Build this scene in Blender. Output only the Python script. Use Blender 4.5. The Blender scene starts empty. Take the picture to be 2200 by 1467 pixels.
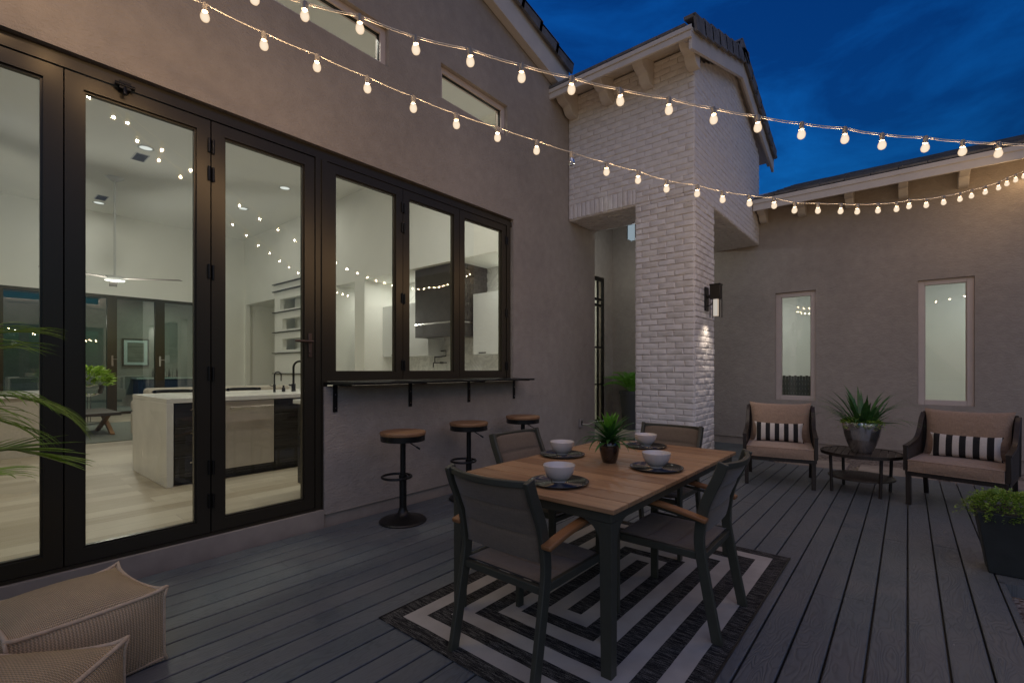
import bpy, math, random
from mathutils import Vector, Matrix
rnd = random.Random(7)
PI = math.pi
scene = bpy.context.scene
col = scene.collection

# ---------------------------------------------------------------- mesh builder
class MB:
    def __init__(s):
        s.v = []; s.f = []; s.uv = {}; s.xf = None
    def add(s, vs, fs, uvs=None):
        b = len(s.v)
        for p in vs:
            p = Vector(p)
            if s.xf is not None: p = s.xf @ p
            s.v.append(tuple(p))
        for i, f in enumerate(fs):
            s.f.append(tuple(b + k for k in f))
            if uvs: s.uv[len(s.f) - 1] = uvs[i]
        return s
    def box(s, x0, x1, y0, y1, z0, z1):
        return s.add([(x0,y0,z0),(x1,y0,z0),(x1,y1,z0),(x0,y1,z0),(x0,y0,z1),(x1,y0,z1),(x1,y1,z1),(x0,y1,z1)],
              [(0,3,2,1),(4,5,6,7),(0,1,5,4),(1,2,6,5),(2,3,7,6),(3,0,4,7)])
    def cbox(s, c, d, rz=0):
        m = Matrix.Rotation(rz, 4, 'Z')
        vs = []
        for k in range(8):
            sx = (-1, 1, 1, -1)[k % 4]; sy = (-1, -1, 1, 1)[k % 4]; sz = -1 if k < 4 else 1
            vs.append(Vector(c) + m @ Vector((sx*d[0]/2, sy*d[1]/2, sz*d[2]/2)))
        return s.add(vs, [(0,3,2,1),(4,5,6,7),(0,1,5,4),(1,2,6,5),(2,3,7,6),(3,0,4,7)])
    def taper(s, c0, d0, c1, d1):
        vs = []
        for c, d in ((c0, d0), (c1, d1)):
            for sx, sy in ((-1,-1),(1,-1),(1,1),(-1,1)):
                vs.append((c[0]+sx*d[0]/2, c[1]+sy*d[1]/2, c[2]))
        return s.add(vs, [(0,3,2,1),(4,5,6,7),(0,1,5,4),(1,2,6,5),(2,3,7,6),(3,0,4,7)])
    def prism(s, pts, axis, a0, a1):
        """polygon extruded along axis; pts = 2D in the two other axes in xyz order"""
        n = len(pts); vs = []
        for a in (a0, a1):
            for p, q in pts:
                vs.append({'x': (a,p,q), 'y': (p,a,q), 'z': (p,q,a)}[axis])
        fs = [tuple(range(n)), tuple(range(2*n-1, n-1, -1))]
        for i in range(n):
            j = (i+1) % n
            fs.append((i, i+n, j+n, j))
        return s.add(vs, fs)
    def bar(s, path, w, h, up=(0,0,1)):
        """rectangular section swept along path; w across, h along up"""
        up = Vector(up); n = len(path); P = [Vector(p) for p in path]; vs = []
        for i, p in enumerate(P):
            t = (P[min(i+1,n-1)] - P[max(i-1,0)]).normalized()
            sd = t.cross(up)
            sd = sd.normalized() if sd.length > 1e-5 else Vector((1,0,0))
            u2 = sd.cross(t).normalized()
            for a, b in ((-1,-1),(1,-1),(1,1),(-1,1)):
                vs.append(p + sd*a*w/2 + u2*b*h/2)
        fs = [(3,2,1,0), tuple(4*(n-1)+k for k in range(4))]
        for i in range(n-1):
            for k in range(4):
                a = 4*i+k; b = 4*i+(k+1)%4
                fs.append((a, b, b+4, a+4))
        return s.add(vs, fs)
    def tube(s, path, r, seg=8, cap=True):
        P = [Vector(p) for p in path]; n = len(P); vs = []
        rr = r if isinstance(r, (list, tuple)) else [r]*n
        ref = None
        for i, p in enumerate(P):
            t = (P[min(i+1,n-1)] - P[max(i-1,0)]).normalized()
            if ref is None:
                ref = Vector((0,0,1)) if abs(t.z) < .9 else Vector((1,0,0))
            a = (ref - t*ref.dot(t))
            a = a.normalized() if a.length > 1e-6 else Vector((1,0,0))
            ref = a
            b = t.cross(a)
            for k in range(seg):
                an = 2*PI*k/seg
                vs.append(p + (a*math.cos(an) + b*math.sin(an))*rr[i])
        fs = []
        for i in range(n-1):
            for k in range(seg):
                fs.append((i*seg+k, i*seg+(k+1)%seg, (i+1)*seg+(k+1)%seg, (i+1)*seg+k))
        if cap:
            fs.append(tuple(range(seg-1,-1,-1))); fs.append(tuple((n-1)*seg+k for k in range(seg)))
        return s.add(vs, fs)
    def ring(s, c, R, r, seg=32, sec=8, axis='z', a0=0, a1=2*PI):
        full = abs(a1-a0-2*PI) < 1e-6
        n = seg if full else seg+1
        vs = []; fs = []
        for i in range(n):
            a = a0 + (a1-a0)*i/seg
            for k in range(sec):
                b = 2*PI*k/sec
                q = (R + r*math.cos(b))
                p = {'z': (q*math.cos(a), q*math.sin(a), r*math.sin(b)), 'x': (r*math.sin(b), q*math.cos(a), q*math.sin(a)),
                     'y': (q*math.cos(a), r*math.sin(b), q*math.sin(a))}[axis]
                vs.append(Vector(c)+Vector(p))
        for i in range(seg):
            j = (i+1) % n
            for k in range(sec):
                fs.append((i*sec+k, j*sec+k, j*sec+(k+1)%sec, i*sec+(k+1)%sec))
        return s.add(vs, fs)
    def lathe(s, prof, c=(0,0,0), seg=32, m=None, close=False):
        """prof list of (r,z)"""
        c = Vector(c); vs = []; n = len(prof)
        for r, z in prof:
            for k in range(seg):
                a = 2*PI*k/seg
                p = Vector((r*math.cos(a), r*math.sin(a), z))
                if m is not None: p = m @ p
                vs.append(c + p)
        fs = []
        for i in range(n-1):
            for k in range(seg):
                fs.append((i*seg+k, i*seg+(k+1)%seg, (i+1)*seg+(k+1)%seg, (i+1)*seg+k))
        if prof[0][0] > 1e-6 and not close: fs.append(tuple(range(seg-1,-1,-1)))
        if prof[-1][0] > 1e-6 and not close: fs.append(tuple((n-1)*seg+k for k in range(seg)))
        return s.add(vs, fs)
    def grid(s, fn, nu, nv, flip=False, uvs=(1,1)):
        vs = [fn(i/nu, j/nv) for j in range(nv+1) for i in range(nu+1)]
        fs = []; uv = []
        for j in range(nv):
            for i in range(nu):
                a = j*(nu+1)+i
                q = [a, a+1, a+nu+2, a+nu+1]
                w = [(i/nu*uvs[0], j/nv*uvs[1]), ((i+1)/nu*uvs[0], j/nv*uvs[1]), ((i+1)/nu*uvs[0], (j+1)/nv*uvs[1]), (i/nu*uvs[0], (j+1)/nv*uvs[1])]
                if flip: q = q[::-1]; w = w[::-1]
                fs.append(tuple(q)); uv.append(w)
        return s.add(vs, fs, uv)
    def strap(s, base, az, el, L, w, droop, n=8, fold=.25, twist=0, wav=0, tipw=.02, profile=None):
        """arching strap leaf"""
        p = Vector(base); vs = []; e = el
        for i in range(n+1):
            t = i/n
            e_ = el - droop*t**1.5
            a_ = az + twist*t
            d = Vector((math.cos(a_)*math.cos(e_), math.sin(a_)*math.cos(e_), math.sin(e_)))
            sd = Vector((-math.sin(a_), math.cos(a_), 0))
            nn = sd.cross(d)
            ww = (profile(t) if profile else max(tipw, math.sin(PI*min(1, .18+.82*t))**.7)) * w/2
            vs += [p - sd*ww - nn*(-fold*ww), p, p + sd*ww - nn*(-fold*ww)]
            p = p + d*L/n
        fs = []
        for i in range(n):
            a = 3*i
            fs += [(a, a+1, a+4, a+3), (a+1, a+2, a+5, a+4)]
        return s.add(vs, fs)
    def blade(s, p, d, nrm, L, w):
        """small pointed leaf: 1 folded quad pair"""
        p = Vector(p); d = Vector(d).normalized(); sd = d.cross(Vector(nrm))
        sd = sd.normalized() if sd.length > 1e-5 else Vector((1,0,0))
        up = sd.cross(d)
        return s.add([p, p+d*L*.45+sd*w/2+up*w*.15, p+d*L, p+d*L*.45-sd*w/2+up*w*.15], [(0,1,2),(0,2,3)])
    def build(s, name, mat, parent=None, smooth=False, bevel=0, world=True, seg=2, angle=40):
        me = bpy.data.meshes.new(name)
        off = Vector((0,0,0))
        if parent is not None and world:
            q = parent
            while q is not None:
                off += q.location; q = q.parent
        vs = [tuple(Vector(p)-off) for p in s.v]
        me.from_pydata(vs, [], s.f)
        if s.uv:
            ul = me.uv_layers.new(name='UVMap')
            for pi, poly in enumerate(me.polygons):
                if pi in s.uv:
                    for k, li in enumerate(poly.loop_indices): ul.data[li].uv = s.uv[pi][k]
        me.materials.append(mat)
        if smooth:
            me.polygons.foreach_set('use_smooth', [True]*len(me.polygons))
            if smooth == 'auto': me.set_sharp_from_angle(angle=math.radians(35))
        me.update()
        o = bpy.data.objects.new(name, me); col.objects.link(o)
        if parent is not None: o.parent = parent
        if bevel:
            m = o.modifiers.new('bevel', 'BEVEL'); m.width = bevel; m.segments = seg
            m.limit_method = 'ANGLE'; m.angle_limit = math.radians(angle)
            me.polygons.foreach_set('use_smooth', [True]*len(me.polygons))
            me.set_sharp_from_angle(angle=math.radians(60))
            m.harden_normals = False
        return o

def tag(o, label=None, cat=None, group=None, kind=None):
    if label: o['label'] = label
    if cat: o['category'] = cat
    if group: o['group'] = group
    if kind: o['kind'] = kind
    return o
def thing(name, label, cat, loc=(0,0,0), rz=0, group=None):
    o = bpy.data.objects.new(name, None); col.objects.link(o)
    o.empty_display_size = .1
    o.location = loc; o.rotation_euler = (0,0,rz)
    return tag(o, label, cat, group)
def copy_tree(o, parent=None):
    c = o.copy(); col.objects.link(c); c.parent = parent
    for ch in [q for q in col.objects if q.parent == o]: copy_tree(ch, c)
    return c
def dup(o, loc, rz, label):
    c = copy_tree(o); c.location = loc; c.rotation_euler = (0,0,rz); c['label'] = label
    return c

# ---------------------------------------------------------------- materials
def lin(c):
    return tuple(((x/255)/12.92 if x/255 <= .04045 else ((x/255+.055)/1.055)**2.4) for x in c)
class NT:
    def __init__(s, name):
        s.m = bpy.data.materials.new(name); s.m.use_nodes = True
        s.t = s.m.node_tree; s.n = s.t.nodes; s.l = s.t.links
        s.b = s.n['Principled BSDF']; s.out = s.n['Material Output']
    def node(s, ty, **k):
        n = s.n.new(ty)
        for a, b in k.items(): setattr(n, a, b)
        return n
    def set(s, sock, v):
        if hasattr(v, 'is_output') or isinstance(v, bpy.types.NodeSocket): s.l.new(v, sock)
        else: sock.default_value = v
    def math(s, op, a, b=None, c=None, clamp=False):
        n = s.node('ShaderNodeMath', operation=op, use_clamp=clamp)
        s.set(n.inputs[0], a)
        if b is not None: s.set(n.inputs[1], b)
        if c is not None: s.set(n.inputs[2], c)
        return n.outputs[0]
    def obj(s):
        return s.node('ShaderNodeTexCoord').outputs['Object']
    def uvc(s):
        return s.node('ShaderNodeTexCoord').outputs['UV']
    def geo(s):
        return s.node('ShaderNodeNewGeometry').outputs['Position']
    def sep(s, v):
        n = s.node('ShaderNodeSeparateXYZ'); s.set(n.inputs[0], v); return n.outputs
    def comb(s, x, y, z):
        n = s.node('ShaderNodeCombineXYZ')
        for k, q in enumerate((x, y, z)): s.set(n.inputs[k], q)
        return n.outputs[0]
    def noise(s, v, scale, detail=4, rough=.55, dist=0):
        n = s.node('ShaderNodeTexNoise'); s.set(n.inputs['Vector'], v)
        n.inputs['Scale'].default_value = scale; n.inputs['Detail'].default_value = detail
        n.inputs['Roughness'].default_value = rough; n.inputs['Distortion'].default_value = dist
        return n.outputs['Fac']
    def vor(s, v, scale, feature='F1'):
        n = s.node('ShaderNodeTexVoronoi', feature=feature); s.set(n.inputs['Vector'], v)
        n.inputs['Scale'].default_value = scale
        return n.outputs
    def mapv(s, v, sc=(1,1,1), loc=(0,0,0), rot=(0,0,0)):
        n = s.node('ShaderNodeMapping'); s.set(n.inputs['Vector'], v)
        n.inputs['Scale'].default_value = sc; n.inputs['Location'].default_value = loc; n.inputs['Rotation'].default_value = rot
        return n.outputs[0]
    def ramp(s, f, stops, interp='LINEAR'):
        n = s.node('ShaderNodeValToRGB'); s.set(n.inputs[0], f)
        n.color_ramp.interpolation = interp
        e = n.color_ramp.elements
        while len(e) < len(stops): e.new(.5)
        for q, (p, c) in zip(e, stops):
            q.position = p; q.color = (*c, 1) if len(c) == 3 else c
        return n.outputs[0]
    def rng(s, f, a, b, c, d):
        n = s.node('ShaderNodeMapRange'); s.set(n.inputs[0], f)
        for k, q in enumerate((a, b, c, d)): n.inputs[k+1].default_value = q
        return n.outputs[0]
    def mix(s, f, a, b):
        n = s.node('ShaderNodeMix', data_type='RGBA')
        s.set(n.inputs[0], f)
        s.set(n.inputs[6], (*a, 1) if isinstance(a, tuple) else a)
        s.set(n.inputs[7], (*b, 1) if isinstance(b, tuple) else b)
        return n.outputs[2]
    def bump(s, h, strength=.3, dist=.01):
        n = s.node('ShaderNodeBump'); s.set(n.inputs['Height'], h)
        n.inputs['Strength'].default_value = strength; n.inputs['Distance'].default_value = dist
        s.l.new(n.outputs[0], s.b.inputs['Normal'])
    def base(s, c): s.set(s.b.inputs['Base Color'], (*c, 1) if isinstance(c, tuple) else c)
    def rough(s, r): s.set(s.b.inputs['Roughness'], r)
    def p(s, name, v): s.b.inputs[name].default_value = v

def m_simple(name, c, r=.5, metal=0, var=.0, vs=8, bump=0, bs=60, bd=.002, spec=None, coat=0):
    k = NT(name); v = k.obj()
    if var:
        f = k.noise(v, vs, 5)
        k.base(k.mix(k.rng(f, .3, .7, 0, 1), tuple(x*(1-var) for x in c), tuple(min(1, x*(1+var)) for x in c)))
        k.rough(k.rng(f, .3, .7, max(0, r-.06), r+.06))
    else:
        k.base(c); k.rough(r)
    k.p('Metallic', metal)
    if spec is not None: k.p('Specular IOR Level', spec)
    if coat: k.p('Coat Weight', coat); k.p('Coat Roughness', .1)
    if bump: k.bump(k.noise(v, bs, 4), bump, bd)
    return k.m

def m_stucco(name, c):
    k = NT(name); v = k.geo()
    big = k.noise(v, .9, 4); mid = k.noise(v, 9, 5, .6); fine = k.noise(v, 75, 3, .65); drag = k.noise(k.mapv(v, (26,26,60)), 1, 3)
    f = k.math('ADD', k.math('MULTIPLY', big, .6), k.math('MULTIPLY', mid, .4))
    k.base(k.mix(k.rng(f, .35, .65, 0, 1), tuple(x*.84 for x in c), tuple(x*1.10 for x in c)))
    k.rough(.92); k.p('Specular IOR Level', .25)
    h = k.math('ADD', k.math('MULTIPLY', fine, .5), k.math('ADD', k.math('MULTIPLY', drag, .7), k.math('MULTIPLY', mid, 1.0)))
    k.bump(h, .9, .010)
    return k.m

def m_brick():
    k = NT('painted brick'); v = k.geo()
    mid = k.noise(v, 14, 5, .6); fine = k.noise(v, 90, 4, .7)
    k.base(k.mix(k.rng(mid, .3, .7, 0, 1), (.70,.655,.625), (.82,.78,.75)))
    k.rough(.62)
    k.bump(k.math('ADD', mid, k.math('MULTIPLY', fine, .35)), .35, .004)
    return k.m

def m_deck():
    k = NT('composite decking'); v = k.geo(); s = k.sep(v)
    bi = k.math('FLOOR', k.math('DIVIDE', s[0], .1435))
    wn = k.node('ShaderNodeTexWhiteNoise', noise_dimensions='1D'); k.set(wn.inputs['W'], bi); r = wn.outputs['Value']
    off = k.math('MULTIPLY', bi, 7.31)
    vv = k.comb(k.math('MULTIPLY', s[0], 9.0), k.math('ADD', k.math('MULTIPLY', s[1], 1.9), off), 0)
    n1 = k.noise(vv, 1.0, 2, .5, .35)
    rings = k.math('SINE', k.math('MULTIPLY', n1, 120))
    amp = k.noise(k.comb(k.math('MULTIPLY', s[0], 3), k.math('ADD', s[1], off), 0), 1.2, 3)
    rings = k.math('MULTIPLY', k.math('POWER', k.math('ADD', k.math('MULTIPLY', rings, .5), .5), 2.2), k.rng(amp, .3, .65, .35, 1))
    fib = k.noise(k.comb(k.math('MULTIPLY', s[0], 160), k.math('MULTIPLY', s[1], 4), 0), 1, 3, .7)
    wear = k.noise(v, 2.6, 5, .65)
    dust = k.noise(v, 70, 3, .7)
    c1 = k.mix(r, (.110,.130,.145), (.146,.160,.170))
    c2 = k.mix(k.math('MULTIPLY', rings, .36), c1, (.028,.031,.035))
    c3 = k.mix(k.rng(wear, .42, .75, 0, .5), c2, (.20,.19,.18))
    c3 = k.mix(k.rng(dust, .66, .80, 0, .4), c3, (.28,.26,.23))
    vs_ = k.vor(v, 5.0); sc_ = k.node('ShaderNodeSeparateColor'); k.l.new(vs_['Color'], sc_.inputs[0])
    speck = k.math('MULTIPLY', k.math('LESS_THAN', vs_['Distance'], .018), k.math('GREATER_THAN', sc_.outputs[0], .62))
    c3 = k.mix(k.math('MULTIPLY', speck, .8), c3, (.55,.52,.47))
    k.base(c3); k.rough(k.rng(wear, .3, .7, .36, .52)); k.p('Specular IOR Level', .5)
    k.bump(k.math('ADD', k.math('MULTIPLY', rings, -1), k.math('MULTIPLY', fib, .5)), .45, .0025)
    return k.m

def m_rug(hx, hy, w):
    k = NT('woven rug'); s = k.sep(k.obj())
    wob = k.math('MULTIPLY', k.math('SUBTRACT', k.noise(k.obj(), 6, 3), .5), .006)
    dx = k.math('SUBTRACT', hx, k.math('ABSOLUTE', s[0])); dy = k.math('SUBTRACT', hy, k.math('ABSOLUTE', s[1]))
    d = k.math('ADD', k.math('MINIMUM', dx, dy), wob)
    par = k.math('MODULO', k.math('FLOOR', k.math('DIVIDE', k.math('ADD', d, .0), w)), 2)
    par = k.math('GREATER_THAN', par, .5)
    th = k.noise(k.mapv(k.obj(), (14, 230, 1)), 1, 3, .8)
    th2 = k.noise(k.mapv(k.obj(), (260, 200, 1)), 1, 2, .6)
    st = k.math('MULTIPLY', k.math('GREATER_THAN', th, .485), k.rng(th2, .38, .58, .1, 1))
    dark = k.mix(k.math('MULTIPLY', st, k.rng(k.noise(k.mapv(k.obj(), (9, 60, 1)), 1, 2), .4, .6, .25, 1)), (.015,.015,.015), (.24,.225,.20))
    blot = k.noise(k.obj(), 5, 4)
    lite = k.mix(k.rng(blot, .35, .7, 0, 1), (.50,.45,.39), (.62,.57,.50))
    lite = k.mix(k.rng(th2, .5, .8, 0, .3), lite, (.38,.35,.32))
    k.base(k.mix(par, dark, lite)); k.rough(.95); k.p('Specular IOR Level', .1)
    rib = k.math('SINE', k.math('MULTIPLY', s[1], 900))
    k.bump(k.math('ADD', th2, k.math('MULTIPLY', rib, .3)), .6, .003)
    return k.m

def m_wood(name, c0, c1, axis=0, sc=1.0, r=.45, plank=None):
    k = NT(name); v = k.obj(); pr = None
    if plank:
        bi = k.math('FLOOR', k.math('DIVIDE', k.math('ADD', k.sep(v)[1], plank[0]), plank[1]))
        wn = k.node('ShaderNodeTexWhiteNoise', noise_dimensions='1D'); k.set(wn.inputs['W'], bi); pr = wn.outputs['Value']
        s_ = k.sep(v); v = k.comb(k.math('ADD', s_[0], k.math('MULTIPLY', bi, 3.7)), s_[1], s_[2])
    a = [22*sc]*3; a[axis] = 1.6*sc
    n1 = k.noise(k.mapv(v, tuple(a)), 1, 4, .6, .6)
    b = [150*sc]*3; b[axis] = 5*sc
    n2 = k.noise(k.mapv(v, tuple(b)), 1, 3, .7)
    big = k.noise(v, 3, 2)
    f = k.math('ADD', k.math('MULTIPLY', n1, .6), k.math('ADD', k.math('MULTIPLY', n2, .25), k.math('MULTIPLY', big, .25)))
    if pr is not None: f = k.math('ADD', f, k.math('MULTIPLY', k.math('SUBTRACT', pr, .5), .22))
    k.base(k.ramp(f, [(.35, c0), (.72, c1)])); k.rough(k.rng(n2, .3, .7, r-.07, r+.1))
    k.bump(n2, .15, .001)
    return k.m

def m_fabric(name, c, sc=600, var=.2, r=.95, wr=0):
    k = NT(name); v = k.obj(); s = k.sep(v)
    w = k.math('ADD', k.math('SINE', k.math('MULTIPLY', k.math('ADD', s[0], k.math('MULTIPLY', s[2], .3)), sc)), k.math('SINE', k.math('MULTIPLY', k.math('ADD', s[2], s[1]), sc)))
    slub = k.noise(k.mapv(v, (30,30,200)), 1, 3); slub2 = k.noise(k.mapv(v, (200,30,30)), 1, 3)
    f = k.math('ADD', k.math('MULTIPLY', slub, .5), k.math('MULTIPLY', slub2, .5))
    k.base(k.mix(k.rng(f, .35, .65, 0, 1), tuple(x*(1-var) for x in c), tuple(x*(1+var) for x in c)))
    k.rough(r); k.p('Specular IOR Level', .15); k.p('Sheen Weight', .25)
    k.bump(k.math('ADD', k.math('MULTIPLY', w, .3), k.math('ADD', f, k.math('MULTIPLY', k.noise(v, 9, 4, .6, 1.2), wr*30))), .35, .0015)
    return k.m

def m_knit(name, c):
    k = NT(name); u = k.sep(k.uvc())
    a = k.math('SINE', k.math('MULTIPLY', u[1], 2*PI*46)); b = k.math('SINE', k.math('ADD', k.math('MULTIPLY', u[0], 2*PI*46), k.math('MULTIPLY', a, 1.1)))
    h = k.math('ADD', k.math('MULTIPLY', k.math('ABSOLUTE', a), .8), k.math('MULTIPLY', b, .5))
    n = k.noise(k.obj(), 14, 4)
    f = k.rng(h, -.3, 1.2, 0, 1)
    k.base(k.mix(f, tuple(x*.42 for x in c), k.mix(n, tuple(x*.85 for x in c), tuple(x*1.12 for x in c))))
    k.rough(.95); k.p('Specular IOR Level', .1); k.bump(h, .8, .005)
    return k.m

def m_wicker():
    k = NT('woven wicker'); s = k.sep(k.obj())
    p = k.math('ADD', s[0], s[1])
    a = k.math('SINE', k.math('MULTIPLY', s[2], 2*PI/.018)); b = k.math('SINE', k.math('MULTIPLY', p, 2*PI/.03))
    ch = k.math('MULTIPLY', a, b)
    k.base(k.mix(k.rng(ch, -1, 1, 0, 1), (.022,.016,.012), (.12,.09,.07))); k.rough(.6)
    k.bump(ch, .8, .004)
    return k.m

def m_stripe(name, w, c0, c1, ax=0, ph=0):
    k = NT(name); s = k.sep(k.obj())
    q = k.math('MODULO', k.math('FLOOR', k.math('DIVIDE', k.math('ADD', s[ax], 5+ph), w)), 2)
    n = k.noise(k.mapv(k.obj(), (200,60,200)), 1, 3)
    cc = k.mix(k.math('GREATER_THAN', q, .5), c0, c1)
    k.base(k.mix(k.rng(n, .3, .7, 0, .25), cc, (.12,.11,.10))); k.rough(.95); k.p('Specular IOR Level', .1)
    k.bump(n, .4, .002)
    return k.m

def m_glass(name, refl=1.0, tint=(1,1,1)):
    k = NT(name)
    k.n.remove(k.b)
    tr = k.node('ShaderNodeBsdfTransparent'); tr.inputs[0].default_value = (*tint, 1)
    gl = k.node('ShaderNodeBsdfGlossy'); gl.inputs['Roughness'].default_value = 0.0; gl.inputs[0].default_value = (1,1,1,1)
    fr = k.node('ShaderNodeFresnel'); fr.inputs['IOR'].default_value = 1.5
    f = k.math('MULTIPLY', fr.outputs[0], refl, clamp=True)
    mx = k.node('ShaderNodeMixShader'); k.l.new(f, mx.inputs[0]); k.l.new(tr.outputs[0], mx.inputs[1]); k.l.new(gl.outputs[0], mx.inputs[2])
    k.l.new(mx.outputs[0], k.out.inputs[0])
    return k.m

def m_emit(name, c, st):
    k = NT(name); k.n.remove(k.b)
    e = k.node('ShaderNodeEmission'); e.inputs[0].default_value = (*c, 1); e.inputs[1].default_value = st
    k.l.new(e.outputs[0], k.out.inputs[0]); return k.m

def m_bulb(name, c, st, edge=(1.0,.60,.30)):
    k = NT(name); k.n.remove(k.b)
    lw = k.node('ShaderNodeLayerWeight'); lw.inputs['Blend'].default_value = .35
    f = k.math('POWER', lw.outputs['Facing'], 1.4)
    e = k.node('ShaderNodeEmission'); k.set(e.inputs[0], k.mix(f, c, edge)); k.set(e.inputs[1], k.rng(f, 0, 1, st, st*.75))
    t = k.node('ShaderNodeBsdfTransparent'); a = k.node('ShaderNodeAddShader')
    t.inputs[0].default_value = (.25,.25,.25,1)
    k.l.new(e.outputs[0], a.inputs[0]); k.l.new(t.outputs[0], a.inputs[1]); k.l.new(a.outputs[0], k.out.inputs[0]); return k.m

def m_leaf(name, c0, c1, sc=14, trans=.25, r=.4):
    k = NT(name); v = k.obj(); n = k.noise(v, sc, 3); n2 = k.noise(v, sc*6, 2)
    f = k.math('ADD', k.math('MULTIPLY', n, .7), k.math('MULTIPLY', n2, .3))
    cc = k.mix(k.rng(f, .35, .65, 0, 1), c0, c1)
    k.base(cc); k.rough(r)
    t = k.node('ShaderNodeBsdfTranslucent'); k.set(t.inputs[0], cc)
    mx = k.node('ShaderNodeMixShader'); mx.inputs[0].default_value = trans
    k.l.new(k.b.outputs[0], mx.inputs[1]); k.l.new(t.outputs[0], mx.inputs[2]); k.l.new(mx.outputs[0], k.out.inputs[0])
    return k.m

def m_floor():
    k = NT('wood look tile'); v = k.geo(); s = k.sep(v)
    bt = k.node('ShaderNodeTexBrick'); k.set(bt.inputs['Vector'], k.comb(s[1], s[0], 0))
    bt.inputs['Scale'].default_value = 1; bt.inputs['Brick Width'].default_value = 1.2; bt.inputs['Row Height'].default_value = .2
    bt.inputs['Mortar Size'].default_value = .002; bt.inputs['Color1'].default_value = (.34,.28,.19,1); bt.inputs['Color2'].default_value = (.56,.50,.39,1)
    bt.inputs['Mortar'].default_value = (.27,.22,.17,1)
    g = k.noise(k.mapv(v, (30, 2.2, 1)), 1, 5, .6, .4); cl = k.noise(v, 2.2, 4)
    c = k.mix(k.rng(g, .3, .7, 0, .5), bt.outputs['Color'], (.50,.44,.36)); c = k.mix(k.rng(cl, .4, .7, 0, .35), c, (.32,.25,.18))
    k.base(c); k.rough(.5)
    return k.m

def m_marble():
    k = NT('pale marble'); v = k.geo(); n = k.noise(v, 2.2, 8, .65, 1.6)
    k.base(k.ramp(n, [(.42,(.78,.78,.75)),(.5,(.62,.62,.60)),(.56,(.80,.80,.77))])); k.rough(.15); return k.m

def m_gravel():
    k = NT('gravel'); v = k.geo(); o = k.vor(v, 38); n = k.noise(v, 3, 4)
    c = k.node('ShaderNodeSeparateColor'); k.l.new(o['Color'], c.inputs[0])
    k.base(k.mix(c.outputs[0], (.12,.085,.062), (.40,.33,.27))); k.rough(.9)
    k.bump(k.math('SUBTRACT', 1, o['Distance']), 1.0, .02); return k.m

def m_tile():
    k = NT('roof tile'); v = k.geo(); n = k.noise(v, 5, 5, .6); f = k.noise(v, 60, 3)
    k.base(k.mix(k.rng(n, .3, .7, 0, 1), (.10,.10,.105), (.22,.215,.22))); k.rough(.85); k.bump(f, .5, .004); return k.m

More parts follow.
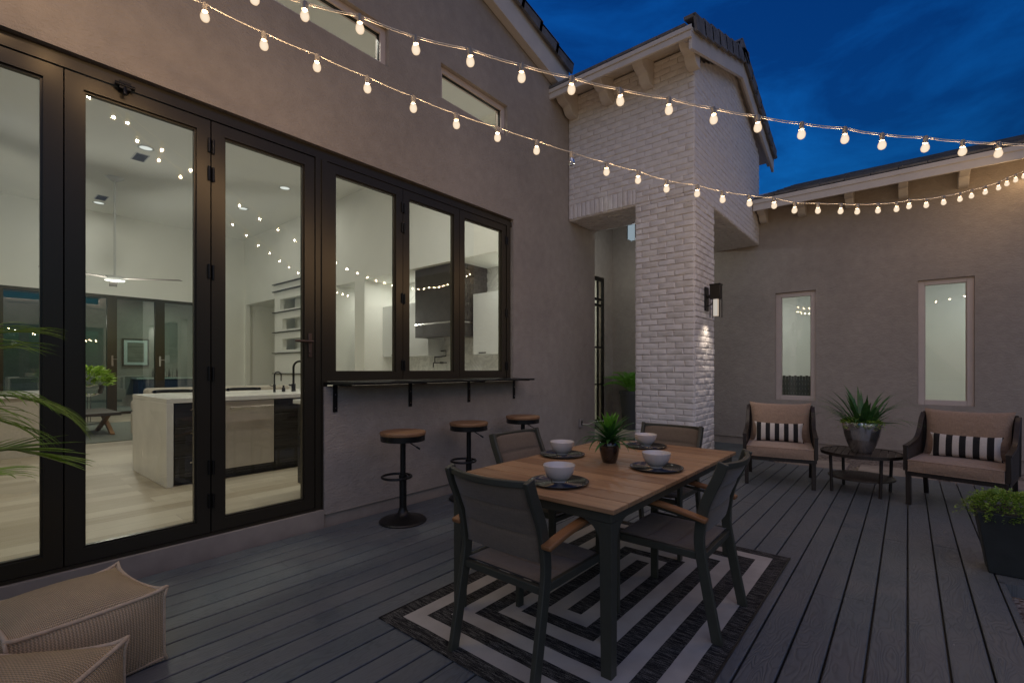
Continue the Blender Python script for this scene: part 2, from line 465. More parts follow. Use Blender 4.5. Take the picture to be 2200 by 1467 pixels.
M = dict(
 stucco=m_stucco('stucco', (.405,.348,.298)), stem=m_simple('painted concrete', (.36,.305,.255), .85, var=.12, vs=6, bump=.3),
 brick=m_brick(), deck=m_deck(),
 slab=m_simple('concrete slab', (.10,.115,.12), .6, var=.25, vs=3, bump=.2, bs=40),
 paver=m_simple('paving stone', (.34,.27,.22), .85, var=.2, vs=5, bump=.4, bs=50),
 teak=m_wood('teak', (.27,.14,.065), (.50,.29,.145), axis=0, plank=(.914, .14062)), teak_y=m_wood('teak arm', (.19,.075,.025), (.36,.165,.06), axis=1),
 seatwood=m_wood('stool wood', (.16,.075,.035), (.36,.19,.09), axis=0, sc=1.4),
 bronze=m_simple('dark bronze metal', (.070,.058,.040), .32, metal=.6),
 hinge=m_simple('black steel', (.012,.011,.010), .35, metal=.5),
 frame=m_simple('charcoal powder coat', (.055,.054,.038), .45, metal=0, var=.08, vs=30, bump=.06, bs=500),
 black=m_simple('black metal', (.013,.013,.013), .35, metal=.4),
 sling=m_fabric('sling fabric', (.185,.14,.098), 900, .12), tan=m_fabric('tan outdoor fabric', (.36,.25,.18), 700, .16, wr=1),
 knit=m_knit('knitted beige', (.92,.69,.42)), seam=m_fabric('beige piping', (.66,.50,.33), 900, .2),
 wicker=m_wicker(), darkwood=m_wood('espresso wood', (.012,.009,.007), (.045,.032,.024), axis=2, sc=1.2, r=.4),
 slatwood=m_wood('grey brown slats', (.03,.023,.018), (.085,.065,.05), axis=1, sc=1.2, r=.45),
 pillow=m_stripe('striped canvas', .048, (.015,.015,.017), (.68,.62,.56)),
 glass=m_glass('window glass', 1.8, (.98,.99,.97)), farglass=m_glass('dim glass', 4.5, (.48,.72,.68)),
 wframe=m_simple('cream window frame', (.62,.52,.46), .5, var=.04), trim=m_simple('painted trim', (.66,.60,.53), .6, var=.06, vs=5, bump=.15, bs=40),
 white=m_simple('white wall paint', (.88,.885,.84), .8, var=.02, vs=2), ceil=m_simple('ceiling paint', (.91,.915,.87), .85),
 floor=m_floor(), quartz=m_simple('white quartz', (.86,.84,.79), .22, var=.04, vs=3), marble=m_marble(),
 cab=m_wood('dark stained cabinet', (.020,.018,.016), (.055,.05,.046), axis=1, sc=.8, r=.3), wcab=m_simple('white gloss cabinet', (.75,.77,.77), .25),
 steel=m_simple('stainless steel', (.58,.52,.44), .45, metal=.35, var=.10, vs=4), chrome=m_simple('polished steel', (.62,.6,.58), .14, metal=1),
 silver=m_simple('aged silver glaze', (.62,.58,.55), .2, metal=.9, var=.25, vs=9, bump=.1, bs=12, bd=.01),
 ceramic=m_simple('white glazed ceramic', (.72,.66,.60), .18, coat=.5), plate=m_simple('black glazed plate', (.014,.014,.015), .2, coat=.6),
 brownpot=m_simple('dark brown glaze', (.035,.018,.010), .12, var=.5, vs=12, coat=.8), greypot=m_simple('grey resin pot', (.075,.08,.076), .55, var=.1),
 darkpot=m_simple('charcoal planter', (.032,.036,.034), .6, var=.15, vs=10, bump=.25, bs=90), soil=m_simple('soil', (.03,.02,.014), .95, bump=.8, bs=80, bd=.01),
 leaf=m_leaf('dark green leaf', (.022,.085,.016), (.06,.20,.035)), leafb=m_leaf('bright green leaf', (.11,.32,.03), (.22,.50,.06)),
 palm=m_leaf('palm leaflet', (.12,.24,.02), (.34,.50,.07), 8), fern=m_leaf('light foliage', (.16,.30,.035), (.42,.58,.10), 20), agave=m_leaf('grey green leaf', (.03,.09,.025), (.08,.20,.05)),
 gravel=m_gravel(), tile=m_tile(), cord=m_simple('white cord', (.72,.66,.58), .5), socket=m_simple('clear lamp socket', (.30,.27,.23), .35),
 bulb=m_bulb('lit lamp glass', (1.0,.84,.64), .78), deadbulb=m_glass('unlit lamp glass', 4), downlight=m_emit('interior lamp', (.95,1,.92), .8),
 sconce=m_bulb('lantern glass glow', (1,.92,.82), .42), pend=m_emit('pendant glow', (.70,.88,1), .35),
 hoodm=m_simple('dark bronze tile', (.045,.040,.036), .35, metal=.3, var=.2, vs=5), green=m_simple('dark green door', (.045,.07,.06), .5),
 rug2=m_fabric('grey green rug', (.16,.18,.15), 300), sofa=m_fabric('cream upholstery', (.55,.50,.42), 500, .08), bluecab=m_simple('navy cabinet', (.02,.045,.12), .4),
 art=m_wood('seascape painting', (.03,.05,.05), (.35,.33,.26), axis=1, sc=.35), dullmetal=m_simple('bronze door hardware', (.17,.12,.095), .35, metal=.8), whitepl=m_simple('outlet plastic', (.30,.27,.25), .5),
)
def wall(mb, axis, a0, a1, u0, u1, v0, v1, holes=()):
    """slab of thickness a0..a1 along axis with rectangular holes (u0,u1,v0,v1)"""
    us = sorted({u0, u1, *[q for h in holes for q in h[:2] if u0 < q < u1]})
    vs = sorted({v0, v1, *[q for h in holes for q in h[2:] if v0 < q < v1]})
    def solid(i, j):
        if i < 0 or j < 0 or i >= len(us)-1 or j >= len(vs)-1: return False
        cu = (us[i]+us[i+1])/2; cv = (vs[j]+vs[j+1])/2
        return not any(h[0] < cu < h[1] and h[2] < cv < h[3] for h in holes)
    P = (lambda a, u, v: (a, u, v)) if axis == 'x' else (lambda a, u, v: (u, a, v))
    for i in range(len(us)-1):
        for j in range(len(vs)-1):
            if not solid(i, j): continue
            A, B, C_, D = us[i], us[i+1], vs[j], vs[j+1]
            mb.add([P(a1,A,C_),P(a1,B,C_),P(a1,B,D),P(a1,A,D)], [(0,1,2,3)])
            mb.add([P(a0,A,C_),P(a0,B,C_),P(a0,B,D),P(a0,A,D)], [(3,2,1,0)])
            for di, dj, q in ((-1,0,(A,A,C_,D)),(1,0,(B,B,C_,D)),(0,-1,(A,B,C_,C_)),(0,1,(A,B,D,D))):
                if not solid(i+di, j+dj):
                    if q[0] == q[1]: mb.add([P(a0,q[0],q[2]),P(a1,q[0],q[2]),P(a1,q[0],q[3]),P(a0,q[0],q[3])], [(0,1,2,3)])
                    else: mb.add([P(a0,q[0],q[2]),P(a1,q[0],q[2]),P(a1,q[1],q[2]),P(a0,q[1],q[2])], [(0,1,2,3)])
    return mb

# ================================================================ ground
g = MB(); g.add([(-60,-60,-.07),(60,-60,-.07),(60,60,-.07),(-60,60,-.07)], [(0,1,2,3)])
tag(g.build('ground', M['gravel']), 'brown gravel ground', None, None, 'structure')
PX = .1435
mb = MB(); i = -26
rb = random.Random(3)
while i*PX < 2.6:
    x0 = i*PX + .0048; x1 = (i+1)*PX - .0048
    ya = -3.2 if x1 < .45 else 4.22
    if x0 > -3.80 or x1 > -3.80:
        x0 = max(x0, -3.795)
        cuts = [ya]; y = ya + rb.uniform(.8, 3.6)
        while y < 7.2: cuts.append(y); y += rb.uniform(3.0, 3.7)
        cuts.append(7.55)
        for a, b in zip(cuts, cuts[1:]):
            z = -rb.random()*.0012
            n = 1
            mb.prism([(x0, -.026), (x1, -.026), (x1, z-.003), (x1-.004, z), (x0+.004, z), (x0, z-.003)], 'y', a+.0012, b-.0012)
    i += 1
deck = mb.build('deck', M['deck']); tag(deck, 'dark blue-grey grained decking boards', None, None, 'structure')
mb = MB(); mb.box(-3.79, .43, -3.15, 4.18, -.12, -.03); mb.box(-3.79, 2.6, 4.19, 7.53, -.12, -.03)
tag(mb.build('deck_substructure', M['black']), 'black joists under the deck', None, None, 'structure')
mb = MB(); mb.box(.434, .462, -3.2, 4.2, -.15, .0005); mb.box(.434, 2.6, 4.185, 4.213, -.15, .0005)
tag(mb.build('deck_edge', M['deck']), 'edge board of the deck', None, None, 'structure')
mb = MB()
mb.box(-4.8, -1.55, 7.56, 9.085, -.15, -.012)
mb.build('path', M['slab'], bevel=.006); tag(bpy.data.objects['path'], 'blue-grey concrete entry path', None, None, 'structure')
# ================================================================ main house
house = thing('house', 'long stucco house wing with folding glass doors, bar window and two high transom windows', 'house', (-3.9, 2.0, 0))
XO, XI = -3.80, -4.0
mb = MB()
holes = [(-1.15, 2.055, .1, 3.2), (2.05, 4.567, 1.17, 3.2), (1.05, 2.705, 4.20, 4.576), (3.363, 4.45, 4.20, 4.576)]
wall(mb, 'x', XI, XO, -6, 6.58, .09, 5.1, holes)
mb.prism([(6.58,5.1),(6.58,5.20),(-1,7.07),(-6,5.84),(-6,5.1)], 'x', XI, XO)
wall(mb, 'y', 6.40, 6.58, -4.82, XI, .09, 5.3)
wall(mb, 'x', -5.0, -4.82, 6.40, 9.1, .09, 5.3, [(7.85, 8.75, .1, 3.2)])
wl = mb.build('stucco_wall', M['stucco'], house)
mb = MB(); mb.box(XI+.02, XO-.02, -6, -1.15, -.15, .09); mb.box(XI+.02, XO-.02, 2.055, 6.56, -.15, .09); mb.box(XI+.01, XO+.002, -1.15, 2.055, -.15, .128)
mb.box(-4.98, -4.84, 6.6, 9.08, -.15, .09)
mb.build('foundation', M['stem'], house, bevel=.004)
# drip edge where the stucco ends
mb = MB(); mb.box(XO-.03, XO+.006, 2.06, 6.57, .084, .0895)
mb.build('weep_screed', M['stem'], house)

# rear and side of the great room
room = house
mb = MB()
CE = 5.37
hl = [(-15.9,-13.88,0,3.33), (-10.55,-9.74,0,3.33), (-9.34,-5.02,0,3.33), (-13.55,-12.0,2.98,3.28), (-13.4,-12.0,2.42,2.72), (-13.4,-12.0,1.86,2.16)]
wall(mb, 'y', 6.0, 6.12, -16, XI, .13, CE, hl)
wall(mb, 'x', -16.2, -16, -5, 9, .13, CE, [(-3.4, 5.05, .13, 3.26)])
wall(mb, 'y', -5.1, -5, -16, XI, .13, CE)
# kitchen recess
mb.box(-9.46, -9.34, 6.12, 7.05, .13, 3.4)
mb.box(-9.34, -5.02, 6.95, 7.05, .13, 3.4); mb.box(-9.34, -5.02, 6.1205, 6.95, 3.33, 3.40); mb.box(-5.02, -5.01, 6.1205, 7.05, .13, 3.4)
# hall recess
mb.box(-13.0, -9.46, 7.55, 7.65, .13, 3.4); mb.box(-10.7, -9.46, 6.1205, 7.55, 3.33, 3.4); mb.box(-10.67, -10.55, 6.12, 7.0, .13, 3.33)
mb.box(-16, -13.8, 8.6, 8.7, .13, 3.4); mb.box(-16, -13.7, 6.1205, 8.6, 3.33, 3.4); mb.box(-13.88, -13.78, 6.12, 8.6, .13, 3.33)
mb.box(-13.6, -11.95, 6.45, 6.5, 1.0, 3.4)
mb.box(-16, -9.46, 6.125, 9, 3.405, 3.5)
mb.build('interior_wall', M['white'], room)
mb = MB(); mb.box(-16, XI, -5, 6.0, CE, CE+.1)
mb.build('interior_ceiling', M['ceil'], room)
mb = MB(); mb.box(-16, XI-.005, -5, 9, .0, .13)
mb.build('interior_floor', M['floor'], room)
mb = MB()
for z in (1.19, 1.76, 2.345, 2.904, 3.50, 3.70):
    mb.box(-13.88, -11.9, 5.93, 5.998, z, z+.018); mb.box(-13.90, -13.86, 5.93, 6.05, z, z+.018)
mb.build('wall_shelf', M['black'], room)
mb = MB(); mb.box(-10.5, -9.75, 7.50, 7.545, .14, 2.37); mb.box(-10.2, -9.85, 7.485, 7.50, .9, 2.2)
mb.build('hall_door', M['green'], room)

# folding doors: panels (y0,y1)
def panel(y0, y1, z0, z1, st=.082, xf=-3.835, d=.06, rail=None):
    rail = rail or st; x0, x1 = xf-d, xf; m = MB()
    m.box(x0, x1, y0, y0+st, z0, z1); m.box(x0, x1, y1-st, y1, z0, z1)
    m.box(x0, x1, y0+st, y1-st, z0, z0+rail); m.box(x0, x1, y0+st, y1-st, z1-rail, z1)
    b = .012
    m.box(x0+.01, x1-.016, y0+st, y0+st+b, z0+rail, z1-rail); m.box(x0+.01, x1-.016, y1-st-b, y1-st, z0+rail, z1-rail)
    m.box(x0+.01, x1-.016, y0+st+b, y1-st-b, z0+rail, z0+rail+b); m.box(x0+.01, x1-.016, y0+st+b, y1-st-b, z1-rail-b, z1-rail)
    return m
def pane(y0, y1, z0, z1, x, par, mat='glass'):
    m = MB(); m.add([(x, y0, z0), (x, y1, z0), (x, y1, z1), (x, y0, z1)], [(0,1,2,3)])
    return m.build('pane', M[mat], par)
def hinges(par, y, zs, xf=-3.835):
    for z in zs:
        m = MB(); m.tube([(xf+.008, y-.013, z-.05), (xf+.008, y-.013, z+.05)], .009, 8); m.tube([(xf+.008, y+.013, z-.055), (xf+.008, y+.013, z+.045)], .009, 8)
        m.build('hinge', M['hinge'], par, smooth='auto')
ZT = 3.10
pan = []
for y0, y1 in ((-1.075, -.335), (-.327, .438), (.445, 1.209), (1.217, 1.985)):
    f = panel(y0, y1, .150, ZT, .084).build('folding_door', M['bronze'], house)
    pane(y0+.09, y1-.09, .24, ZT-.09, -3.866, f); pan.append(f)
hinges(pan[2], 1.213, (2.92, 2.72, 2.02, 1.29, .62, .38)); hinges(pan[0], -.331, (2.92, 2.72, 2.02, 1.29, .62, .38))
h = MB(); h.box(-3.835, -3.823, 1.93, 1.958, 1.42, 1.62); h.tube([(-3.823,1.944,1.55),(-3.785,1.944,1.55)], .011, 10)
h.tube([(-3.785,1.952,1.55),(-3.785,1.80,1.55)], .010, 10); h.tube([(-3.824,1.944,1.46),(-3.815,1.944,1.46)], .011, 12)
h.build('door_handle', M['dullmetal'], pan[3], bevel=.002)
wp = []
for y0, y1 in ((2.10, 2.893), (2.899, 3.664), (3.670, 4.465)):
    f = panel(y0, y1, 1.215, ZT+.005, .078).build('folding_window', M['bronze'], house)
    pane(y0+.084, y1-.084, 1.30, ZT-.08, -3.866, f); wp.append(f)
hinges(wp[0], 2.896, (2.92, 2.72, 2.02, 1.36)); hinges(wp[2], 4.47, (2.92, 2.02, 1.36))
mb = MB()
mb.box(-3.93, -3.825, -1.145, 4.562, ZT+.007, 3.165); mb.box(-3.93, -3.845, -1.145, 4.562, 3.165, 3.198)
mb.box(-3.93, -3.825, 1.99, 2.095, .13, ZT+.007); mb.box(-3.93, -3.825, 4.47, 4.535, 1.195, ZT+.007); mb.box(-3.93, -3.825, -1.145, -1.08, .13, ZT+.007)
mb.box(-3.93, -3.82, -1.08, 1.99, .13, .147); mb.box(-3.93, -3.815, 2.095, 4.47, 1.185, 1.212)
mb.box(-3.822, -3.812, 2.04, 2.05, .13, ZT)
for yj in (-.331, .4415, 1.213): mb.box(-3.925, -3.897, yj-.02, yj+.02, .15, ZT)
for yj in (2.896, 3.667): mb.box(-3.925, -3.897, yj-.02, yj+.02, 1.215, ZT)
mb.build('door_frame', M['bronze'], house)
mb = MB(); mb.box(-3.835, -3.79, .69, .75, 3.085, 3.135); mb.tube([(-3.80,.67,3.11),(-3.80,.77,3.11)], .014, 10); mb.tube([(-3.80,.72,3.10),(-3.79,.72,3.05)], .012, 8)
mb.build('screen_catch', M['hinge'], house, bevel=.002)
for y0, y1 in ((1.05, 2.705), (3.363, 4.45)):
    m = MB(); s = .06; x0, x1 = -3.93, -3.85; z0, z1 = 4.20, 4.576
    m.box(x0, x1, y0, y0+s, z0, z1); m.box(x0, x1, y1-s, y1, z0, z1); m.box(x0, x1, y0+s, y1-s, z0, z0+.045); m.box(x0, x1, y0+s, y1-s, z1-s, z1)
    f = m.build('transom_window', M['wframe'], house, bevel=.003); pane(y0+s, y1-s, z0+.045, z1-s, -3.885, f)
    m = MB(); m.box(-3.90, -3.872, y0+s, y0+s+.008, z0+.045, z1-s); m.box(-3.90, -3.872, y1-s-.008, y1-s, z0+.045, z1-s); m.box(-3.90,-3.872, y0+s+.008, y1-s-.008, z1-s-.008, z1-s)
    m.build('window_bead', M['hinge'], f)

# roof helpers ---------------------------------------------------
def tiles(mb, P, u, v, n, nu, nv, w, l, r, th=.028, lift=.03):
    P, u, v, n = map(Vector, (P, u, v, n))
    for j in range(nv):
        for i in range(nu):
            o = P + u*(i*w + .004) + v*(j*l - .04) + n*(r.uniform(0, .006))
            off = (w/2 if False else 0)
            a = o + n*lift; b = o + v*(l+.05)
            q = [a, a+u*(w-.008), b+u*(w-.008), b]
            mb.add([*(q), *[p + n*th for p in q]], [(0,3,2,1),(4,5,6,7),(0,1,5,4),(1,2,6,5),(2,3,7,6),(3,0,4,7)])
R5 = random.Random(5)
# main roof (gable, ridge along x) over the house, rake overhanging +x
sl = math.atan(.247)
for sgn, ye, ze in ((1, 5.68, 5.455), (-1, -8.0, 5.36)):
    m = MB(); yr, zr = -1.0, 7.105
    ln = math.hypot(ye-yr, zr-ze)
    v = Vector((0, (yr-ye)/ln, (zr-ze)/ln)); n = Vector((0, v.z*(1 if sgn > 0 else -1), abs(v.y)))
    m.prism([(ye, ze), (yr, zr), (yr, zr+.10), (ye, ze+.10)], 'x', -16.3, -3.70)
    if sgn > 0: roof = m.build('roof', M['trim'], house); main_roof = roof
    else: roof = m.build('roof', M['trim'], house)
    m = MB(); tiles(m, (-16.3, ye, ze+.10), (1,0,0), v, n, 38, int(ln/.38)+1, .33, .38, R5)
    # rake tiles: stepped L-shaped caps along the gable edge
    k = 0
    while k*.38 < ln - .2:
        o = Vector((-3.74, ye, ze+.155)) + v*(k*.38-.03); e = o + v*.43
        m.add([o+n*.035, o+n*.035+Vector((.10,0,0)), e+Vector((.10,0,0)), e, o+n*.065, o+n*.065+Vector((.10,0,0)), e+n*.03+Vector((.10,0,0)), e+n*.03], [(0,3,2,1),(4,5,6,7),(0,1,5,4),(1,2,6,5),(2,3,7,6),(3,0,4,7)])
        o2 = o + Vector((.07,0,0)) - n*.10; e2 = e + Vector((.07,0,0)) - n*.10
        m.add([o2, o2+Vector((.03,0,0)), e2+Vector((.03,0,0)), e2, o2+n*.15, o2+n*.15+Vector((.03,0,0)), e2+n*.13+Vector((.03,0,0)), e2+n*.13], [(0,3,2,1),(4,5,6,7),(0,1,5,4),(1,2,6,5),(2,3,7,6),(3,0,4,7)])
        k += 1
    m.build('roof_tiles', M['tile'], roof)
m = MB(); m.prism([(5.68,5.451),(-1.0,7.10),(-1.0,6.85),(5.68,5.20)][::-1], 'x', -3.795, -3.69)
m.prism([(-1.0,7.10),(-8.0,5.355),(-8.0,5.10),(-1.0,6.85)][::-1], 'x', -3.795, -3.69)
m.build('barge_board', M['trim'], house, bevel=.006)

# ================================================================ brick portico
port = thing('brick_portico', 'white painted brick portico tower with a square pillar, corbelled eave and tiled gable roof', 'portico', (-2.4, 6.2, 0))
R6 = random.Random(11)
def bricks(mb, O, u, n, W, H, ch=.0748, soldier=0, v=(0,0,1), phase=0, wr=(.212,.222), pd=.013):
    O, u, n, v = map(Vector, (O, u, n, v))
    def one(a, b, c, d):
        p = pd*(1 + R6.uniform(-.25, .3)); i = .011
        J = lambda s=.0022: R6.uniform(-s, s)
        q = []
        rings = (((0,0),-.004), ((.001,.001), p*.55), ((i,i*.8), p))
        for (ix, iy), dep in rings:
            for x, y in ((a+ix,c+iy),((a+b)/2,c+iy),(b-ix,c+iy),(b-ix,d-iy),((a+b)/2,d-iy),(a+ix,d-iy)):
                q.append(O + u*(x+J()) + v*(y+J()) + n*(dep + (J() if dep > 0 else 0)))
        fs = []
        for r in range(2):
            for k in range(6):
                fs.append((r*6+k, r*6+(k+1)%6, (r+1)*6+(k+1)%6, (r+1)*6+k))
        fs += [(12,13,16,17), (13,14,15,16)]
        mb.add(q, fs)
    z = 0; row = 0
    if soldier:
        x = 0
        while x < W - .02:
            w = min(.071, W-x); one(x+.003, x+w-.003, .004, soldier-.004); x += w
        z = soldier
    while z < H - .02:
        h = min(ch*R6.uniform(.96, 1.04), H - z); x = -(.02 + .108*(row % 2)) + R6.uniform(-.008,.008)
        while x < W - .01:
            w = R6.uniform(*wr); a = max(0, x); b = min(W, x + w)
            if W - b < .05: b = W
            if b - a > .03: one(a+.003, b-.003, z+.003, z+h-.003)
            x = b if b > x else x + w
            if b >= W: break
        z += h; row += 1
XA, XB, YA, YB = -2.75, -1.99, 5.83, 6.57
TZ = 3.49
m = MB()
bricks(m, (XA, YA, 0), (1,0,0), (0,-1,0), XB-XA, TZ)
bricks(m, (XB, YA, 0), (0,1,0), (1,0,0), YB-YA, TZ)
bricks(m, (XA, YB, 0), (0,-1,0), (-1,0,0), YB-YA, TZ)
bricks(m, (XB, YB, 0), (-1,0,0), (0,1,0), XB-XA, TZ)
m.box(XA+.004, XB-.004, YA+.004, YB-.004, -.15, TZ+.02)
m.build('pillar', M['brick'], port, smooth='auto')
m = MB()
# front beam face
bricks(m, (-3.795, YA, TZ), (1,0,0), (0,-1,0), 1.045, .21, soldier=.21)
bricks(m, (XA, YA, TZ), (1,0,0), (0,-1,0), XB-XA, .2145)
bricks(m, (-3.795, YA, TZ+.21), (1,0,0), (0,-1,0), XB+3.795, 5.25-TZ-.21, pd=.008)
# right beam face (+x) with gable
bricks(m, (XB, YA, TZ), (0,1,0), (1,0,0), 9.09-YA, 5.06-TZ, pd=.004)
mb2 = MB()
z = 5.06
while z < 5.74:
    t = (z+.04-5.06)/(5.78-5.06); a = 5.83 + (7.5-5.83)*t; b = 9.09 - (9.09-7.5)*t
    bricks(m, (XB, a, z), (0,1,0), (1,0,0), b-a, .0715, pd=.004); z += .0715
# undersides
for O, u, W, D in (((-3.795, YB, TZ), (1,0,0), 1.045, .74), ((XA, 9.09, TZ), (1,0,0), .76, 2.52)):
    bricks(m, O, u, (0,0,-1), W, D, v=(0,-1,0), ch=.0715)
m.box(-3.795, XB-.21, YA+.004, YB, TZ+.004, 5.255); m.box(XB-.21, XB-.004, YA+.004, YB, TZ+.004, 5.06)
m.box(XA, XB-.004, YB, 9.09, TZ+.004, 5.06)
m.prism([(YA+.004, 5.06), (9.09, 5.06), (7.5, 5.80)], 'x', XB-.2, XB-.004)
m.build('brick_wall', M['brick'], port, smooth='auto')
m = MB(); m.box(-4.8, XA, 6.58, 9.1, 4.9, 5.0); m.build('porch_ceiling', M['trim'], port)
# roof of the portico
ye, ze, yr, zr = 5.38, 5.12, 7.55, 5.84
yb, zb = 9.62, 5.08
m = MB()
m.prism([(ye, ze), (yr, zr), (yr, zr+.05), (ye, ze+.05)], 'x', -4.6, -1.86)
m.prism([(yr, zr), (yb, zb), (yb, zb+.05), (yr, zr+.05)], 'x', -4.6, -1.86)
proof = m.build('roof', M['trim'], port)
m = MB()
L1 = math.hypot(yr-ye, zr-ze); v1 = Vector((0, (yr-ye)/L1, (zr-ze)/L1)); n1 = Vector((0, -v1.z, v1.y))
tiles(m, (-3.9, ye, ze+.05), (1,0,0), v1, n1, 6, 6, .33, .38, R5)
L2 = math.hypot(yb-yr, zr-zb); v2 = Vector((0, (yr-yb)/L2, (zr-zb)/L2)); n2 = Vector((0, -v2.z, abs(v2.y))); n2 = Vector((0, v2.z, -v2.y))
tiles(m, (-4.6, yb, zb+.05), (1,0,0), v2, n2, 9, 6, .31, .38, R5)
for P0, v, n, L in ((Vector((-1.95, ye-.03, ze+.06)), v1, n1, L1), (Vector((-1.95, yb+.03, zb+.06)), v2, n2, L2)):
    k = .18
    while k*.30 < L:
        o = P0 + v*(k*.30); e = o + v*.34
        for dx, w_, dn, hh in ((0, .13, .055, .035), (.105, .03, -.09, .175)):
            A = o + Vector((dx,0,0)) + n*(dn+.03); B = e + Vector((dx,0,0)) + n*dn; W = Vector((w_,0,0))
            m.add([A, A+W, B+W, B, A+n*hh, A+W+n*hh, B+W+n*hh, B+n*hh], [(0,3,2,1),(4,5,6,7),(0,1,5,4),(1,2,6,5),(2,3,7,6),(3,0,4,7)])
        k += 1
m.build('roof_tiles', M['tile'], proof)
m = MB()
m.box(-3.90, -1.86, ye-.035, ye-.002, ze-.07, ze+.055)
m.box(-3.90, -1.85, ye-.05, ye-.036, ze+.005, ze+.06)
for yy, zz in ((ye, ze), (yb, zb)):
    m.prism([(yy, zz), (yr, zr), (yr, zr-.22), (yy, zz-.19)], 'x', -1.90, -1.862)
    m.prism([(yy, zz+.002), (yr, zr), (yr, zr-.08), (yy, zz-.07)], 'x', -1.97, -1.905)
m.build('fascia', M['trim'], port, bevel=.006)
def corbel(mb, x, y_wall, z_top, d=.40, w=.13, h=.26, slope=.33):
    """scrolled timber outlooker, sticking out to -y"""
    pts = [(y_wall, z_top + 0), (y_wall, z_top-h), (y_wall-.10, z_top-h), (y_wall-.15, z_top-h+.02), (y_wall-.19, z_top-h+.07), (y_wall-.21, z_top-h+.10), (y_wall-.26, z_top-h+.105), (y_wall-.32, z_top-h+.12), (y_wall-d+.02, z_top-slope*d*.5-.10), (y_wall-d, z_top-slope*d+.02-.04), (y_wall-d, z_top-slope*d)]
    mb.prism(pts, 'x', x-w/2, x+w/2)
for x in (-3.70, -3.13, -2.56, -1.98):
    m = MB(); corbel(m, x, 5.82, 5.27, d=.40, h=.34); m.build('corbel', M['trim'], port, bevel=.008)
m = MB(); m.prism([(8.55,5.2),(9.08,5.30),(9.08,3.75),(9.0,3.75),(9.0,3.92),(8.9,4.0)], 'x', XB+.02, XB+.0201)
# wall lantern on the pillar
lan = thing('wall_lantern', 'dark metal box lantern with glass panes fixed to the right side of the brick pillar', 'lantern', (XB+.02, 6.22, 2.0))
m = MB(); m.box(XB+.016, XB+.036, 6.15, 6.27, 2.06, 2.36); m.box(XB+.036, XB+.09, 6.19, 6.23, 2.22, 2.26)
m.tube([(XB+.036,6.21,2.12),(XB+.09,6.21,2.14),(XB+.12,6.21,2.22)], .008, 8)
m.build('backplate', M['black'], lan, bevel=.003)
m = MB(); m.box(XB+.08, XB+.20, 6.15, 6.27, 2.20, 2.38); m.box(XB+.075, XB+.205, 6.145, 6.275, 2.375, 2.39)
for a, b in ((XB+.08,6.15),(XB+.19,6.15),(XB+.08,6.26),(XB+.19,6.26)): m.box(a, a+.01, b, b+.01, 1.97, 2.20)
m.build('housing', M['hinge'], lan, bevel=.003)
m = MB(); m.box(XB+.115, XB+.165, 6.18, 6.24, 1.99, 2.198); m.build('glass_shade', M['sconce'], lan)
# pendant in the porch
pl = thing('pendant_lantern', 'small pale glass pendant lantern hanging inside the porch behind the pillar', 'lantern', (-3.73, 7.8, 3.7))
m = MB(); m.box(-3.80, -3.66, 7.73, 7.87, 3.62, 3.86); m.build('glass_shade', M['pend'], pl)
m = MB(); m.box(-3.82, -3.64, 7.71, 7.89, 3.86, 3.89); m.tube([(-3.73,7.8,3.89),(-3.73,7.8,4.9)], .008, 8)
for a in (-3.81, -3.66):
    for b in (7.72, 7.87): m.box(a, a+.012, b, b+.012, 3.60, 3.86)
m.build('metal_frame', M['black'], pl)
# entry door in the porch
ed = MB(); x0, x1 = -4.87, -4.83
ed.box(x0, x1, 7.86, 7.92, .10, 3.19); ed.box(x0, x1, 8.68, 8.74, .10, 3.19); ed.box(x0, x1, 7.92, 8.68, 3.12, 3.19); ed.box(x0, x1, 7.92, 8.68, .10, .30)
for z in (2.72, 2.60, 1.75, 1.0): ed.box(x0, x1, 7.92, 8.68, z, z+(.05 if z > 2.55 else .03))
ed.box(x0, x1, 8.28, 8.31, .30, 3.12); ed.box(x0+.001, x1-.001, 8.50, 8.53, .30, 3.12)
en = ed.build('entry_door', M['hinge'], house, bevel=.003); pane(7.92, 8.68, .30, 3.12, -4.855, en)
m = MB(); m.box(-6.9, -6.8, 7.06, 9.3, .13, 3.5); m.box(-6.9, -5.01, 9.11, 9.2, .13, 3.5); m.box(-6.9, -5.01, 7.06, 9.3, 3.5, 3.6); m.box(-6.9, -5.01, 7.06, 9.3, .02, .12); m.build('entry_hall_wall', M['white'], house)

